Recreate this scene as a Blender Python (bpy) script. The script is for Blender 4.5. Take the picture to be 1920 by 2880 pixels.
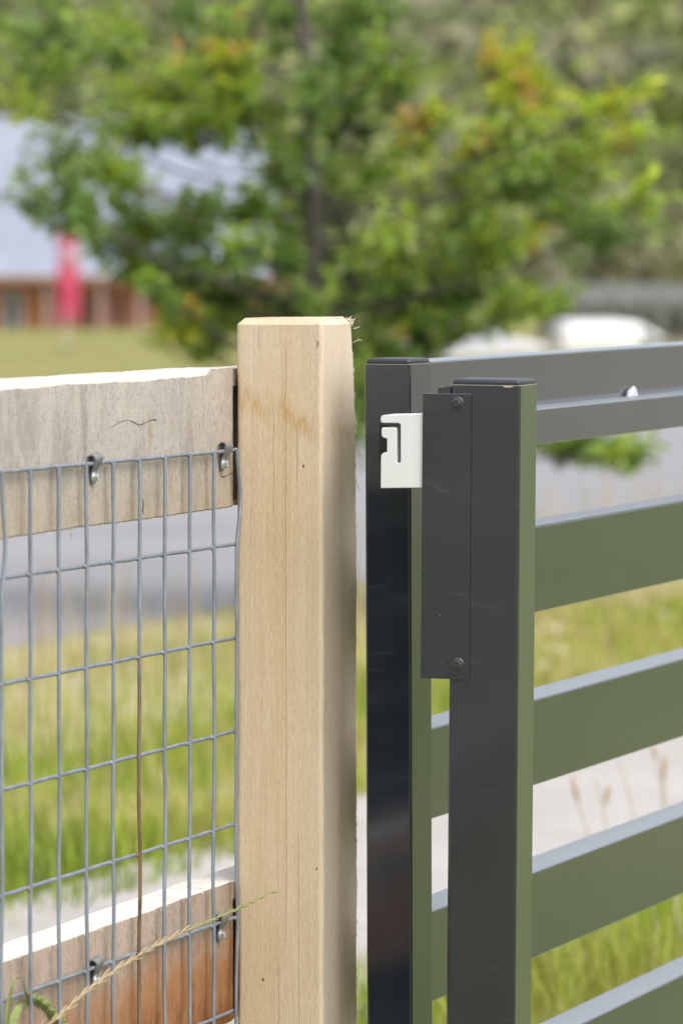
import bpy, bmesh, math, random
import numpy as np
from mathutils import Vector, Matrix

# ------------------------------------------------------------------ scene, camera, light
for o in list(bpy.data.objects):
    bpy.data.objects.remove(o)
scene = bpy.context.scene
COL = scene.collection
PI = math.pi
R = math.radians
random.seed(7)
rng = np.random.default_rng(7)

FPX, CX, CY = 12700.0, 960.0, 1440.0          # focal length and centre in photograph pixels
HORIZON = 705.0
HC = 1.35                                     # camera height above the near ground
TH = math.atan((CY - HORIZON) / FPX)          # camera pitch (down)

cam_d = bpy.data.cameras.new('camera')
cam = bpy.data.objects.new('camera', cam_d)
COL.objects.link(cam)
cam.location = (0, 0, HC)
cam.rotation_euler = (PI / 2 - TH, 0, 0)
cam_d.sensor_fit = 'VERTICAL'
cam_d.sensor_height = 36.0
cam_d.sensor_width = 24.0
cam_d.lens = FPX / 2880.0 * 36.0
cam_d.clip_start = 0.05
cam_d.clip_end = 3000
cam_d.dof.use_dof = True
cam_d.dof.focus_distance = 4.75
cam_d.dof.aperture_fstop = 7.3
cam_d.dof.aperture_blades = 0
scene.camera = cam
scene.render.resolution_x = 682
scene.render.resolution_y = 1024

SUN_EL, SUN_AZ = R(56), R(140)                # azimuth clockwise from +Y: behind and right of the camera
world = bpy.data.worlds.new('World')
scene.world = world
world.use_nodes = True
wn, wl = world.node_tree.nodes, world.node_tree.links
wn.clear()
sky = wn.new('ShaderNodeTexSky')
sky.sky_type = 'NISHITA'
sky.sun_disc = False
sky.sun_elevation = SUN_EL
sky.sun_rotation = SUN_AZ
sky.air_density = 1.0
sky.dust_density = 4.0
hsv = wn.new('ShaderNodeHueSaturation')
hsv.inputs['Saturation'].default_value = 0.42
bg = wn.new('ShaderNodeBackground')
bg.inputs['Strength'].default_value = 0.15
wo = wn.new('ShaderNodeOutputWorld')
wl.new(sky.outputs[0], hsv.inputs['Color'])
wl.new(hsv.outputs[0], bg.inputs['Color'])
wl.new(bg.outputs[0], wo.inputs['Surface'])

sun_d = bpy.data.lights.new('sun', 'SUN')
sun_d.energy = 1.1
sun_d.angle = R(60)
sun_d.color = (1.0, 0.96, 0.90)
sun = bpy.data.objects.new('sun', sun_d)
COL.objects.link(sun)
sdir = Vector((math.sin(SUN_AZ) * math.cos(SUN_EL), math.cos(SUN_AZ) * math.cos(SUN_EL), math.sin(SUN_EL)))
sun.rotation_euler = sdir.to_track_quat('Z', 'Y').to_euler()
sun.location = (0, 0, 20)

vs = scene.view_settings
vs.view_transform = 'Standard'
vs.look = 'None'
vs.gamma = 1.0
vs.exposure = 0.86
vs.use_curve_mapping = False

# ------------------------------------------------------------------ helpers
CAM = Vector((0, 0, HC))
FWD = Vector((0, math.cos(TH), -math.sin(TH)))
UP = Vector((0, math.sin(TH), math.cos(TH)))
RT = Vector((1, 0, 0))


def ray(x, y):
    v = FWD * FPX + RT * (x - CX) + UP * (CY - y)
    return v / v.y


def P(x, y, Y):                                # photograph pixel + distance -> point
    return CAM + ray(x, y) * Y


def on_plane(x, y, p0, n):                     # photograph pixel on a plane
    r = ray(x, y)
    t = (p0 - CAM).dot(n) / r.dot(n)
    return CAM + r * t


def tag(o, label=None, cat=None, group=None, kind=None):
    if label: o['label'] = label
    if cat: o['category'] = cat
    if group: o['group'] = group
    if kind: o['kind'] = kind
    return o


def empty(name, loc=(0, 0, 0), rot=(0, 0, 0), label=None, cat=None, group=None):
    o = bpy.data.objects.new(name, None)
    COL.objects.link(o)
    o.location = loc
    o.rotation_euler = rot
    o.empty_display_size = 0.1
    return tag(o, label, cat, group)


def add_mesh(name, verts, faces, mat, parent=None, loc=(0, 0, 0), rot=(0, 0, 0), smooth=False, cols=None):
    me = bpy.data.meshes.new(name)
    me.from_pydata([tuple(v) for v in verts], [], [tuple(f) for f in faces])
    me.update()
    if cols is not None:
        at = me.color_attributes.new('Col', 'FLOAT_COLOR', 'POINT')
        at.data.foreach_set('color', np.asarray(cols, dtype=np.float32).ravel())
    if smooth is True:
        me.polygons.foreach_set('use_smooth', [True] * len(me.polygons))
    elif smooth:
        me.polygons.foreach_set('use_smooth', [True] * len(me.polygons))
        me.set_sharp_from_angle(angle=R(smooth))
    if mat: me.materials.append(mat)
    o = bpy.data.objects.new(name, me)
    COL.objects.link(o)
    o.parent = parent
    o.location = loc
    o.rotation_euler = rot
    return o


def add_share(name, me, parent=None, loc=(0, 0, 0), rot=(0, 0, 0), scale=(1, 1, 1)):
    o = bpy.data.objects.new(name, me)
    COL.objects.link(o)
    o.parent = parent
    o.location = loc
    o.rotation_euler = rot
    o.scale = scale
    return o


class MB:                                      # collects geometry for one mesh
    def __init__(s): s.v, s.f = [], []

    def add(s, verts, faces):
        b = len(s.v)
        s.v += [Vector(v) for v in verts]
        s.f += [tuple(i + b for i in f) for f in faces]
        return s

    def box(s, lo, hi):
        x0, y0, z0 = lo; x1, y1, z1 = hi
        return s.add([(x0, y0, z0), (x1, y0, z0), (x1, y1, z0), (x0, y1, z0), (x0, y0, z1), (x1, y0, z1), (x1, y1, z1), (x0, y1, z1)],
                     [(0, 3, 2, 1), (4, 5, 6, 7), (0, 1, 5, 4), (1, 2, 6, 5), (2, 3, 7, 6), (3, 0, 4, 7)])

    def tube(s, pts, r, n=8, caps=True):
        pts = [Vector(p) for p in pts]
        rs = r if isinstance(r, (list, tuple)) else [r] * len(pts)
        V, F = [], []
        t0 = (pts[1] - pts[0]).normalized()
        ref = Vector((0, 0, 1)) if abs(t0.z) < 0.9 else Vector((1, 0, 0))
        u = t0.cross(ref).normalized()
        for i, p in enumerate(pts):
            t = (pts[min(i + 1, len(pts) - 1)] - pts[max(i - 1, 0)]).normalized()
            u = (u - t * u.dot(t)).normalized()
            w = t.cross(u)
            for k in range(n):
                a = 2 * PI * k / n
                V.append(p + (u * math.cos(a) + w * math.sin(a)) * rs[i])
        for i in range(len(pts) - 1):
            for k in range(n):
                a, b = i * n + k, i * n + (k + 1) % n
                F.append((a, b, b + n, a + n))
        if caps:
            F.append(tuple(range(n - 1, -1, -1)))
            F.append(tuple((len(pts) - 1) * n + k for k in range(n)))
        return s.add(V, F)

    def blob(s, c, r, seed=0, sub=1):
        bm = bmesh.new()
        bmesh.ops.create_icosphere(bm, subdivisions=sub, radius=1.0)
        rr = random.Random(seed)
        r = r if isinstance(r, (tuple, list)) else (r, r, r)
        V = []
        for v in bm.verts:
            k = 1 + rr.uniform(-0.18, 0.18)
            V.append((c[0] + v.co.x * r[0] * k, c[1] + v.co.y * r[1] * k, c[2] + v.co.z * r[2] * k))
        s.add(V, [[v.index for v in f.verts] for f in bm.faces])
        bm.free()
        return s

    def prism(s, poly, z0, z1, axis='Z'):      # poly counter-clockwise in the plane, extruded along an axis
        n = len(poly)
        if axis == 'Z':
            V = [(x, y, z0) for x, y in poly] + [(x, y, z1) for x, y in poly]
        elif axis == 'X':                      # poly in (y, z)
            V = [(z0, x, y) for x, y in poly] + [(z1, x, y) for x, y in poly]
        else:                                  # axis Y, poly in (x, z)
            V = [(x, z0, y) for x, y in poly] + [(x, z1, y) for x, y in poly]
        F = [tuple(range(n - 1, -1, -1)), tuple(range(n, 2 * n))]
        for i in range(n):
            j = (i + 1) % n
            F.append((i, j, j + n, i + n))
        if axis == 'Y':
            F = [tuple(reversed(f)) for f in F]
        return s.add(V, F)

    def build(s, name, mat, parent=None, loc=(0, 0, 0), rot=(0, 0, 0), smooth=False, bevel=0, seg=2, flatbig=False):
        o = add_mesh(name, s.v, s.f, mat, parent, loc, rot, False)
        me = o.data
        bm = bmesh.new(); bm.from_mesh(me)
        bmesh.ops.recalc_face_normals(bm, faces=bm.faces)
        if bevel:
            es = [e for e in bm.edges if len(e.link_faces) == 2 and e.calc_face_angle(0) > R(35)]
            bmesh.ops.bevel(bm, geom=es, offset=bevel, segments=seg, profile=0.5, affect='EDGES', clamp_overlap=True)
        bm.to_mesh(me); bm.free()
        if smooth:
            ar = [p.area for p in me.polygons]
            lim = 0.15 * max(ar) if flatbig else 1e9
            me.polygons.foreach_set('use_smooth', [True] * len(ar))
            me.set_sharp_from_angle(angle=R(smooth if smooth is not True else 40))
            me.polygons.foreach_set('use_smooth', [a < lim for a in ar])
        return o


def rrect(x0, x1, y0, y1, r, n=4):
    out = []
    for cx, cy, a0 in ((x1 - r, y0 + r, -90), (x1 - r, y1 - r, 0), (x0 + r, y1 - r, 90), (x0 + r, y0 + r, 180)):
        for k in range(n + 1):
            a = R(a0 + 90 * k / n)
            out.append((cx + r * math.cos(a), cy + r * math.sin(a)))
    return out


def rrect_sub(x0, x1, y0, y1, r, n=3):
    """rounded rectangle with holding points along its straight sides"""
    base = rrect(x0, x1, y0, y1, r, n)
    out = []
    for i in range(4):
        seg = base[i * (n + 1):(i + 1) * (n + 1)]
        out += seg
        a, b = seg[-1], base[((i + 1) * (n + 1)) % len(base)]
        L = math.hypot(b[0] - a[0], b[1] - a[1])
        for t in (0.002 / L, 0.3, 0.5, 0.7, 1 - 0.002 / L):
            out.append((a[0] + (b[0] - a[0]) * t, a[1] + (b[1] - a[1]) * t))
    return out


def snoise(x, seed=0.0):                       # cheap smooth 1-D noise
    return (math.sin(x * 1.0 + seed) + 0.6 * math.sin(x * 2.37 + seed * 1.7) + 0.35 * math.sin(x * 5.11 + seed * 2.3)) / 1.95


# ------------------------------------------------------------------ materials
def mat_new(name):
    m = bpy.data.materials.new(name)
    m.use_nodes = True
    nt = m.node_tree
    return m, nt, nt.nodes['Principled BSDF']


def N(nt, typ, **kw):
    n = nt.nodes.new(typ)
    for k, v in kw.items():
        if k in n.inputs: n.inputs[k].default_value = v
        else: setattr(n, k, v)
    return n


def coords(nt, scale=(1, 1, 1), rot=(0, 0, 0), kind='Object'):
    tc = N(nt, 'ShaderNodeTexCoord')
    mp = N(nt, 'ShaderNodeMapping')
    mp.inputs['Scale'].default_value = scale
    mp.inputs['Rotation'].default_value = rot
    nt.links.new(tc.outputs[kind], mp.inputs['Vector'])
    return mp.outputs[0]


def noise(nt, vec, scale=1.0, detail=4.0, rough=0.55, dist=0.0):
    n = N(nt, 'ShaderNodeTexNoise')
    n.inputs['Scale'].default_value = scale
    n.inputs['Detail'].default_value = detail
    n.inputs['Roughness'].default_value = rough
    n.inputs['Distortion'].default_value = dist
    nt.links.new(vec, n.inputs['Vector'])
    return n.outputs['Fac']


def ramp(nt, fac, stops):
    r = N(nt, 'ShaderNodeValToRGB')
    el = r.color_ramp.elements
    while len(el) < len(stops): el.new(0.5)
    for e, (p, c) in zip(el, stops):
        e.position = p
        e.color = (c[0], c[1], c[2], 1) if len(c) == 3 else c
    nt.links.new(fac, r.inputs['Fac'])
    return r.outputs['Color']


def g(v): return (v, v, v)


def mix(nt, fac, a, b, mode='MIX'):
    m = N(nt, 'ShaderNodeMix', data_type='RGBA', blend_type=mode)
    for sock, val in (('Factor', fac), ('A', a), ('B', b)):
        s = m.inputs[0] if sock == 'Factor' else m.inputs[6 if sock == 'A' else 7]
        if hasattr(val, 'is_linked') or isinstance(val, bpy.types.NodeSocket): nt.links.new(val, s)
        else: s.default_value = val if sock == 'Factor' else (val[0], val[1], val[2], 1)
    return m.outputs[2]


def math_n(nt, op, a, b=0.0, c=0.0, clamp=False):
    m = N(nt, 'ShaderNodeMath', operation=op, use_clamp=clamp)
    for i, v in enumerate((a, b, c)):
        if isinstance(v, bpy.types.NodeSocket): nt.links.new(v, m.inputs[i])
        else: m.inputs[i].default_value = v
    return m.outputs[0]


def bump(nt, bsdf, h, strength=0.3, dist=0.002):
    b = N(nt, 'ShaderNodeBump')
    b.inputs['Strength'].default_value = strength
    b.inputs['Distance'].default_value = dist
    nt.links.new(h, b.inputs['Height'])
    nt.links.new(b.outputs[0], bsdf.inputs['Normal'])


def simple(name, col, rough=0.6, metal=0.0, var=0.12, scale=8.0, spec=0.5, bmp=0.0):
    m, nt, b = mat_new(name)
    f = noise(nt, coords(nt), scale, 5, 0.6)
    lo = tuple(c * (1 - var) for c in col); hi = tuple(min(1, c * (1 + var)) for c in col)
    nt.links.new(ramp(nt, f, [(0.3, lo), (0.7, hi)]), b.inputs['Base Color'])
    b.inputs['Roughness'].default_value = rough
    b.inputs['Metallic'].default_value = metal
    b.inputs['Specular IOR Level'].default_value = spec
    if bmp: bump(nt, b, f, bmp, 0.003)
    return m


def sep(nt, vec):
    s = N(nt, 'ShaderNodeSeparateXYZ')
    nt.links.new(vec, s.inputs[0])
    return s.outputs


# --- planed pine of the post (local x across, z up)
def mat_post():
    m, nt, b = mat_new('pine_post')
    obj = coords(nt)
    x, y, z = sep(nt, obj)
    grain = noise(nt, coords(nt, (230, 230, 6.0)), 1.0, 5, 0.62, 0.5)
    broad = noise(nt, coords(nt, (26, 26, 1.1)), 1.0, 4, 0.55, 0.4)
    fine = noise(nt, coords(nt, (900, 900, 110)), 1.0, 4, 0.68)
    c = ramp(nt, broad, [(0.28, (0.545, 0.375, 0.21)), (0.48, (0.605, 0.455, 0.295)), (0.74, (0.62, 0.515, 0.395))])
    c = mix(nt, 0.26, c, ramp(nt, grain, [(0.3, (0.42, 0.31, 0.19)), (0.68, (0.74, 0.62, 0.47))]), 'MIX')
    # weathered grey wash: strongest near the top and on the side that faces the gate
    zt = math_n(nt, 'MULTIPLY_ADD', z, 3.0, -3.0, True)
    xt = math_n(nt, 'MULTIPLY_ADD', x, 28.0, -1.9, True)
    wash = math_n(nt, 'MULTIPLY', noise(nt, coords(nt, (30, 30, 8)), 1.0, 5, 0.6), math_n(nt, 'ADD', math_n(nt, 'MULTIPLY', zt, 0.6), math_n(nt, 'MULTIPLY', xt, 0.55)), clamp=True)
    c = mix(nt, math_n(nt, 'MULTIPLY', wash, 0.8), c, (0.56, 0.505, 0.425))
    bleach_lift = math_n(nt, 'MULTIPLY', math_n(nt, 'GREATER_THAN', x, POST_W - 0.0035), math_n(nt, 'MULTIPLY_ADD', broad, 0.9, 0.0, True))  # bleached side face, its colour lightened further against the gate stile's shade
    c = mix(nt, bleach_lift, c, (0.66, 0.575, 0.465))
    # diagonal tannin stain across the end face
    jag = noise(nt, coords(nt, (260, 30, 12)), 1.0, 4, 0.65)
    line = math_n(nt, 'ADD', math_n(nt, 'MULTIPLY_ADD', x, 0.42, -1.197), math_n(nt, 'ADD', z, math_n(nt, 'MULTIPLY_ADD', jag, 0.085, -0.043)))
    band = math_n(nt, 'SUBTRACT', 1.0, math_n(nt, 'MULTIPLY', math_n(nt, 'ABSOLUTE', line), 58.0), clamp=True)
    edge = math_n(nt, 'SUBTRACT', 1.0, math_n(nt, 'MULTIPLY_ADD', x, 60.0, -5.3, True), clamp=True)
    patch = noise(nt, coords(nt, (55, 30, 40)), 1.0, 3, 0.6)
    c = mix(nt, math_n(nt, 'MULTIPLY', math_n(nt, 'MULTIPLY', band, edge), math_n(nt, 'MULTIPLY_ADD', patch, 2.4, -0.75, True)), c, (0.46, 0.285, 0.10))
    # dark blotches beside the corner
    blot = noise(nt, coords(nt, (240, 60, 70)), 1.0, 3, 0.7)
    near = math_n(nt, 'SUBTRACT', 1.0, math_n(nt, 'MULTIPLY', math_n(nt, 'ABSOLUTE', math_n(nt, 'SUBTRACT', x, 0.092)), 180.0), clamp=True)
    upz = math_n(nt, 'MULTIPLY', math_n(nt, 'MULTIPLY_ADD', z, 30.0, -35.0, True), 1.0)
    bl = math_n(nt, 'MULTIPLY', math_n(nt, 'MULTIPLY_ADD', blot, 9.0, -4.9, True), math_n(nt, 'MULTIPLY', near, upz))
    c = mix(nt, bl, c, (0.22, 0.12, 0.045))
    # drying checks: thin dark lines running with the grain
    for x0, amp, seed, ph, z0, z1 in ((0.0565, 0.0022, 3.0, 0.0, 0.60, 1.262), (0.0425, 0.002, 4.1, 2.0, 1.06, 1.20), (0.071, 0.003, 2.2, 5.0, 0.40, 0.74),
                                     (0.0255, 0.0015, 6.0, 3.0, 1.235, 1.28), (0.048, 0.004, 2.7, 7.0, 0.3, 0.60), (0.069, 0.001, 7.0, 9.0, 1.10, 1.165)):
        wob = noise(nt, coords(nt, (0.0, 0.0, seed)), 4.0, 5, 0.6)
        cx = math_n(nt, 'SUBTRACT', math_n(nt, 'SUBTRACT', x, x0), math_n(nt, 'MULTIPLY_ADD', wob, amp * 2, -amp))
        ln = math_n(nt, 'SUBTRACT', 1.0, math_n(nt, 'MULTIPLY', math_n(nt, 'ABSOLUTE', cx), 2300.0), clamp=True)
        win = math_n(nt, 'MULTIPLY', math_n(nt, 'MULTIPLY_ADD', z, 60, -60 * z0, True), math_n(nt, 'MULTIPLY_ADD', z, -60, 60 * z1, True))
        front = math_n(nt, 'LESS_THAN', y, 0.004)
        c = mix(nt, math_n(nt, 'MULTIPLY', math_n(nt, 'MULTIPLY', ln, win), math_n(nt, 'MULTIPLY', front, 0.8)), c, (0.07, 0.045, 0.025))
    c = mix(nt, 0.24, c, ramp(nt, fine, [(0.33, g(0.25)), (0.64, g(0.75))]), 'OVERLAY')
    nt.links.new(c, b.inputs['Base Color'])
    b.inputs['Roughness'].default_value = 0.8
    b.inputs['Specular IOR Level'].default_value = 0.15
    h = math_n(nt, 'ADD', math_n(nt, 'MULTIPLY', grain, 0.6), fine)
    bump(nt, b, h, 0.55, 0.0012)
    return m


# --- rough sawn rail (local x along, z up, top at z = 0); `stain` adds the rust-brown lower stain
def mat_rail(name, stain=0.0, warm=0.0):
    m, nt, b = mat_new(name)
    obj = coords(nt)
    x, y, z = sep(nt, obj)
    saw = noise(nt, coords(nt, (300, 300, 85), (0, R(-7), 0)), 1.0, 5, 0.72, 0.8)
    blot = noise(nt, coords(nt, (16, 16, 5), (0, R(-8), 0)), 1.0, 5, 0.6, 0.8)
    fine = noise(nt, coords(nt, (800, 800, 520)), 1.0, 3, 0.7)
    streak = noise(nt, coords(nt, (70, 70, 7), (0, R(-8), 0)), 1.0, 4, 0.6, 0.5)
    a = (0.44, 0.40, 0.362); w = (0.37, 0.25, 0.175)
    lo = tuple(p * (1 - warm) + q * warm for p, q in zip(a, w))
    c = ramp(nt, blot, [(0.32, tuple(v * 0.72 for v in lo)), (0.5, lo), (0.70, tuple(min(1, v * 1.16) for v in lo))])
    dark = ramp(nt, saw, [(0.33, g(0.75)), (0.49, g(0.0))])
    c = mix(nt, dark, c, tuple(v * 0.42 for v in lo))
    # brown runs
    run = ramp(nt, streak, [(0.57, g(0.0)), (0.74, g(0.75))])
    c = mix(nt, run, c, (0.33, 0.205, 0.10))
    # lower edge is warmer and raw
    low = math_n(nt, 'MULTIPLY', math_n(nt, 'MULTIPLY_ADD', z, -14.0, -1.1, True), noise(nt, coords(nt, (40, 40, 20)), 1.0, 4, 0.6))
    c = mix(nt, math_n(nt, 'MULTIPLY', low, 0.9), c, (0.42, 0.32, 0.195))
    # warmer towards the post end (x near 0)
    endw = math_n(nt, 'MULTIPLY_ADD', x, 5.0, 0.75, True)
    c = mix(nt, math_n(nt, 'MULTIPLY', endw, 0.40), c, (0.44, 0.34, 0.225))
    # freshly split, pale top edge
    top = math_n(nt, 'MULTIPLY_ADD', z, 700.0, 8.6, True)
    if stain:
        sn = noise(nt, coords(nt, (34, 34, 16)), 1.0, 6, 0.7, 0.9)
        fall = math_n(nt, 'ADD', math_n(nt, 'MULTIPLY_ADD', z, -28.0, -1.15), math_n(nt, 'MULTIPLY_ADD', sn, 3.4, -1.75))
        s1 = math_n(nt, 'MULTIPLY', fall, 1.0, clamp=True)
        s2 = math_n(nt, 'MULTIPLY', math_n(nt, 'MULTIPLY_ADD', fall, 0.9, -0.85, True), math_n(nt, 'MULTIPLY_ADD', noise(nt, coords(nt, (45, 45, 20)), 1.0, 5, 0.7), 3.4, -1.3, True))
        xe = math_n(nt, 'MULTIPLY_ADD', x, 1.9, 1.5, True)
        c = mix(nt, math_n(nt, 'MULTIPLY', math_n(nt, 'MULTIPLY', s1, xe), 0.8), c, (0.36, 0.155, 0.05))
        c = mix(nt, math_n(nt, 'MULTIPLY', math_n(nt, 'MULTIPLY', s2, xe), 0.85), c, (0.16, 0.055, 0.02))
    c = mix(nt, 0.32, c, ramp(nt, fine, [(0.34, g(0.2)), (0.64, g(0.8))]), 'OVERLAY')
    topc = ramp(nt, noise(nt, coords(nt, (60, 160, 160)), 1.0, 4, 0.6), [(0.3, (0.52, 0.47, 0.41) if not stain else (0.68, 0.63, 0.56)), (0.6, (0.62, 0.585, 0.54) if not stain else (0.80, 0.77, 0.72))])  # stained rail's top painted paler, offsetting shade from the rail above
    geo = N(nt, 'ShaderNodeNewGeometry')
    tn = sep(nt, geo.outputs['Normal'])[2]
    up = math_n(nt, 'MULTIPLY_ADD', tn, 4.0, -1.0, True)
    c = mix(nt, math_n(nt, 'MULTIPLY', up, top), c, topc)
    nt.links.new(c, b.inputs['Base Color'])
    b.inputs['Roughness'].default_value = 0.9
    b.inputs['Specular IOR Level'].default_value = 0.1
    h = math_n(nt, 'ADD', saw, math_n(nt, 'MULTIPLY', fine, 0.8))
    bump(nt, b, h, 0.75, 0.0016)
    return m


def mat_galv(name, col=(0.225, 0.25, 0.295), rust=0.0):
    m, nt, b = mat_new(name)
    f = noise(nt, coords(nt, (60, 60, 25)), 1.0, 5, 0.65)
    c = ramp(nt, f, [(0.28, tuple(v * 0.72 for v in col)), (0.5, col), (0.75, tuple(v * 1.3 for v in col))])
    if rust:
        obj = coords(nt)
        z = sep(nt, obj)[2]
        below = math_n(nt, 'MULTIPLY_ADD', z, -14.0, 14.0 * rust, True)
        rf = noise(nt, coords(nt, (300, 300, 9)), 1.0, 4, 0.6)
        fac = math_n(nt, 'MULTIPLY', below, math_n(nt, 'MULTIPLY_ADD', rf, 2.6, -0.35, True))
        c = mix(nt, fac, c, ramp(nt, f, [(0.3, (0.085, 0.055, 0.035)), (0.6, (0.20, 0.125, 0.07))]))
    nt.links.new(c, b.inputs['Base Color'])
    b.inputs['Metallic'].default_value = 0.25
    b.inputs['Roughness'].default_value = 0.48
    bump(nt, b, f, 0.25, 0.0006)
    return m


def mat_powder(name, col=(0.015, 0.019, 0.027), rough=0.13, ior=1.5, coat_ior=1.6):
    m, nt, b = mat_new(name)
    peel = noise(nt, coords(nt), 700.0, 2, 0.5)
    big = noise(nt, coords(nt), 9.0, 4, 0.6)
    smear = noise(nt, coords(nt, (14, 14, 60)), 1.0, 5, 0.65, 0.6)
    c = ramp(nt, big, [(0.3, tuple(v * 0.85 for v in col)), (0.7, tuple(v * 1.15 for v in col))])
    c = mix(nt, ramp(nt, smear, [(0.60, g(0.0)), (0.80, g(0.10))]), c, (0.30, 0.29, 0.28))
    speck = noise(nt, coords(nt), 260.0, 1, 0.5)
    c = mix(nt, ramp(nt, speck, [(0.80, g(0.0)), (0.82, g(0.4))]), c, (0.30, 0.29, 0.27))
    geo = N(nt, 'ShaderNodeNewGeometry')
    up = math_n(nt, 'MULTIPLY_ADD', sep(nt, geo.outputs['Normal'])[2], 4.0, -2.6, True)
    dustn = noise(nt, coords(nt, (6, 60, 60)), 1.0, 4, 0.6)
    dust = math_n(nt, 'MULTIPLY', up, math_n(nt, 'MULTIPLY_ADD', dustn, 0.5, 0.45, True))
    c = mix(nt, dust, c, (0.26, 0.285, 0.325))
    nt.links.new(c, b.inputs['Base Color'])
    rr_ = math_n(nt, 'MULTIPLY_ADD', smear, rough * 0.8, rough * 0.6)
    rr_ = math_n(nt, 'MULTIPLY_ADD', dust, 0.4, rr_)
    nt.links.new(rr_, b.inputs['Roughness'])
    nt.links.new(rr_, b.inputs['Coat Roughness'])
    b.inputs['IOR'].default_value = ior
    b.inputs['Coat Weight'].default_value = 1.0
    b.inputs['Coat IOR'].default_value = coat_ior
    return m


def mat_attr(name, rough=0.55, trans=0.35, spec=0.35, mul=1.0):
    """colour from the mesh's own colour attribute, thin translucent leaf"""
    m, nt, b = mat_new(name)
    at = N(nt, 'ShaderNodeAttribute', attribute_name='Col')
    c = at.outputs['Color']
    nt.links.new(c, b.inputs['Base Color'])
    b.inputs['Roughness'].default_value = rough
    b.inputs['Specular IOR Level'].default_value = spec
    if trans:
        tr = N(nt, 'ShaderNodeBsdfTranslucent')
        hs = N(nt, 'ShaderNodeHueSaturation')
        hs.inputs['Saturation'].default_value = 1.15
        hs.inputs['Value'].default_value = 1.25
        nt.links.new(c, hs.inputs['Color'])
        nt.links.new(hs.outputs[0], tr.inputs['Color'])
        mx = N(nt, 'ShaderNodeMixShader')
        mx.inputs[0].default_value = trans
        nt.links.new(b.outputs[0], mx.inputs[1])
        nt.links.new(tr.outputs[0], mx.inputs[2])
        nt.links.new(mx.outputs[0], nt.nodes['Material Output'].inputs['Surface'])
    return m


def mat_ground():
    m, nt, b = mat_new('grassland')
    a = noise(nt, coords(nt), 0.11, 5, 0.6)
    d = noise(nt, coords(nt), 2.3, 6, 0.65)
    e = noise(nt, coords(nt), 30.0, 3, 0.6)
    c = ramp(nt, a, [(0.30, (0.19, 0.215, 0.06)), (0.5, (0.26, 0.255, 0.085)), (0.72, (0.33, 0.285, 0.125))])
    c = mix(nt, ramp(nt, d, [(0.42, g(0.0)), (0.7, g(0.6))]), c, (0.27, 0.225, 0.11))
    c = mix(nt, ramp(nt, e, [(0.35, g(0.5)), (0.55, g(0.0))]), c, (0.045, 0.07, 0.014))
    nt.links.new(c, b.inputs['Base Color'])
    b.inputs['Roughness'].default_value = 0.95
    b.inputs['Specular IOR Level'].default_value = 0.1
    bump(nt, b, e, 0.6, 0.03)
    return m


def mat_stoney():
    m, nt, b = mat_new('dry_verge_soil')
    d = noise(nt, coords(nt), 5.5, 5, 0.6)
    e = noise(nt, coords(nt), 40.0, 3, 0.6)
    c = ramp(nt, d, [(0.32, (0.24, 0.27, 0.07)), (0.5, (0.35, 0.31, 0.14)), (0.62, (0.42, 0.37, 0.26)), (0.74, (0.52, 0.48, 0.42))])
    c = mix(nt, ramp(nt, e, [(0.35, g(0.3)), (0.6, g(0.0))]), c, (0.16, 0.15, 0.07))
    nt.links.new(c, b.inputs['Base Color'])
    b.inputs['Roughness'].default_value = 0.95
    bump(nt, b, e, 0.5, 0.02)
    return m


def mat_asphalt():
    m, nt, b = mat_new('pale_asphalt')
    d = noise(nt, coords(nt), 0.9, 5, 0.6)
    e = noise(nt, coords(nt), 120.0, 3, 0.7)
    c = ramp(nt, d, [(0.3, (0.225, 0.222, 0.232)), (0.7, (0.275, 0.27, 0.28))])
    c = mix(nt, 0.25, c, ramp(nt, e, [(0.3, g(0.15)), (0.7, g(0.75))]), 'OVERLAY')
    nt.links.new(c, b.inputs['Base Color'])
    b.inputs['Roughness'].default_value = 0.85
    bump(nt, b, e, 0.4, 0.006)
    return m


def mat_concrete():
    m, nt, b = mat_new('pale_concrete')
    d = noise(nt, coords(nt), 1.6, 6, 0.65)
    e = noise(nt, coords(nt), 90.0, 3, 0.7)
    c = ramp(nt, d, [(0.3, (0.335, 0.31, 0.285)), (0.7, (0.415, 0.395, 0.37))])
    c = mix(nt, 0.15, c, ramp(nt, e, [(0.3, g(0.2)), (0.7, g(0.8))]), 'OVERLAY')
    nt.links.new(c, b.inputs['Base Color'])
    b.inputs['Roughness'].default_value = 0.85
    bump(nt, b, e, 0.25, 0.003)
    return m


POST_W, POST_D = 0.0978, 0.105
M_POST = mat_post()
M_RAIL = mat_rail('sawn_rail')
M_RAIL2 = mat_rail('sawn_rail_stained', 1.0, 0.55)
M_WIRE = mat_galv('galvanised_wire')
M_WIRE_RUST = mat_galv('rusty_wire', rust=0.97)
M_ZINC = mat_galv('zinc_clip', (0.20, 0.21, 0.215))
M_BOLT = simple('zinc_screw', (0.50, 0.52, 0.54), 0.32, 0.6, 0.1, 300)
M_RUSTSPOT = simple('weld_rust', (0.26, 0.13, 0.07), 0.8, 0.1, 0.3, 400)
M_COAT = mat_powder('charcoal_powder_coat')
M_COAT_R = mat_powder('charcoal_powder_coat_rail', (0.020, 0.022, 0.026), 0.11, 1.6, 1.8)
M_CAP = simple('charcoal_plastic_cap', (0.035, 0.036, 0.045), 0.38, 0, 0.1, 60)
M_SCREW = simple('charcoal_screw', (0.07, 0.072, 0.075), 0.35, 0.4, 0.2, 500)
M_RAW = simple('raw_cut_edge', (0.50, 0.45, 0.38), 0.45, 0.3, 0.3, 400)
M_NYLON = simple('white_nylon', (0.66, 0.67, 0.66), 0.42, 0, 0.02, 20)
M_DARK = simple('black_steel', (0.018, 0.018, 0.02), 0.4, 0.2, 0.1, 40)
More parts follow.
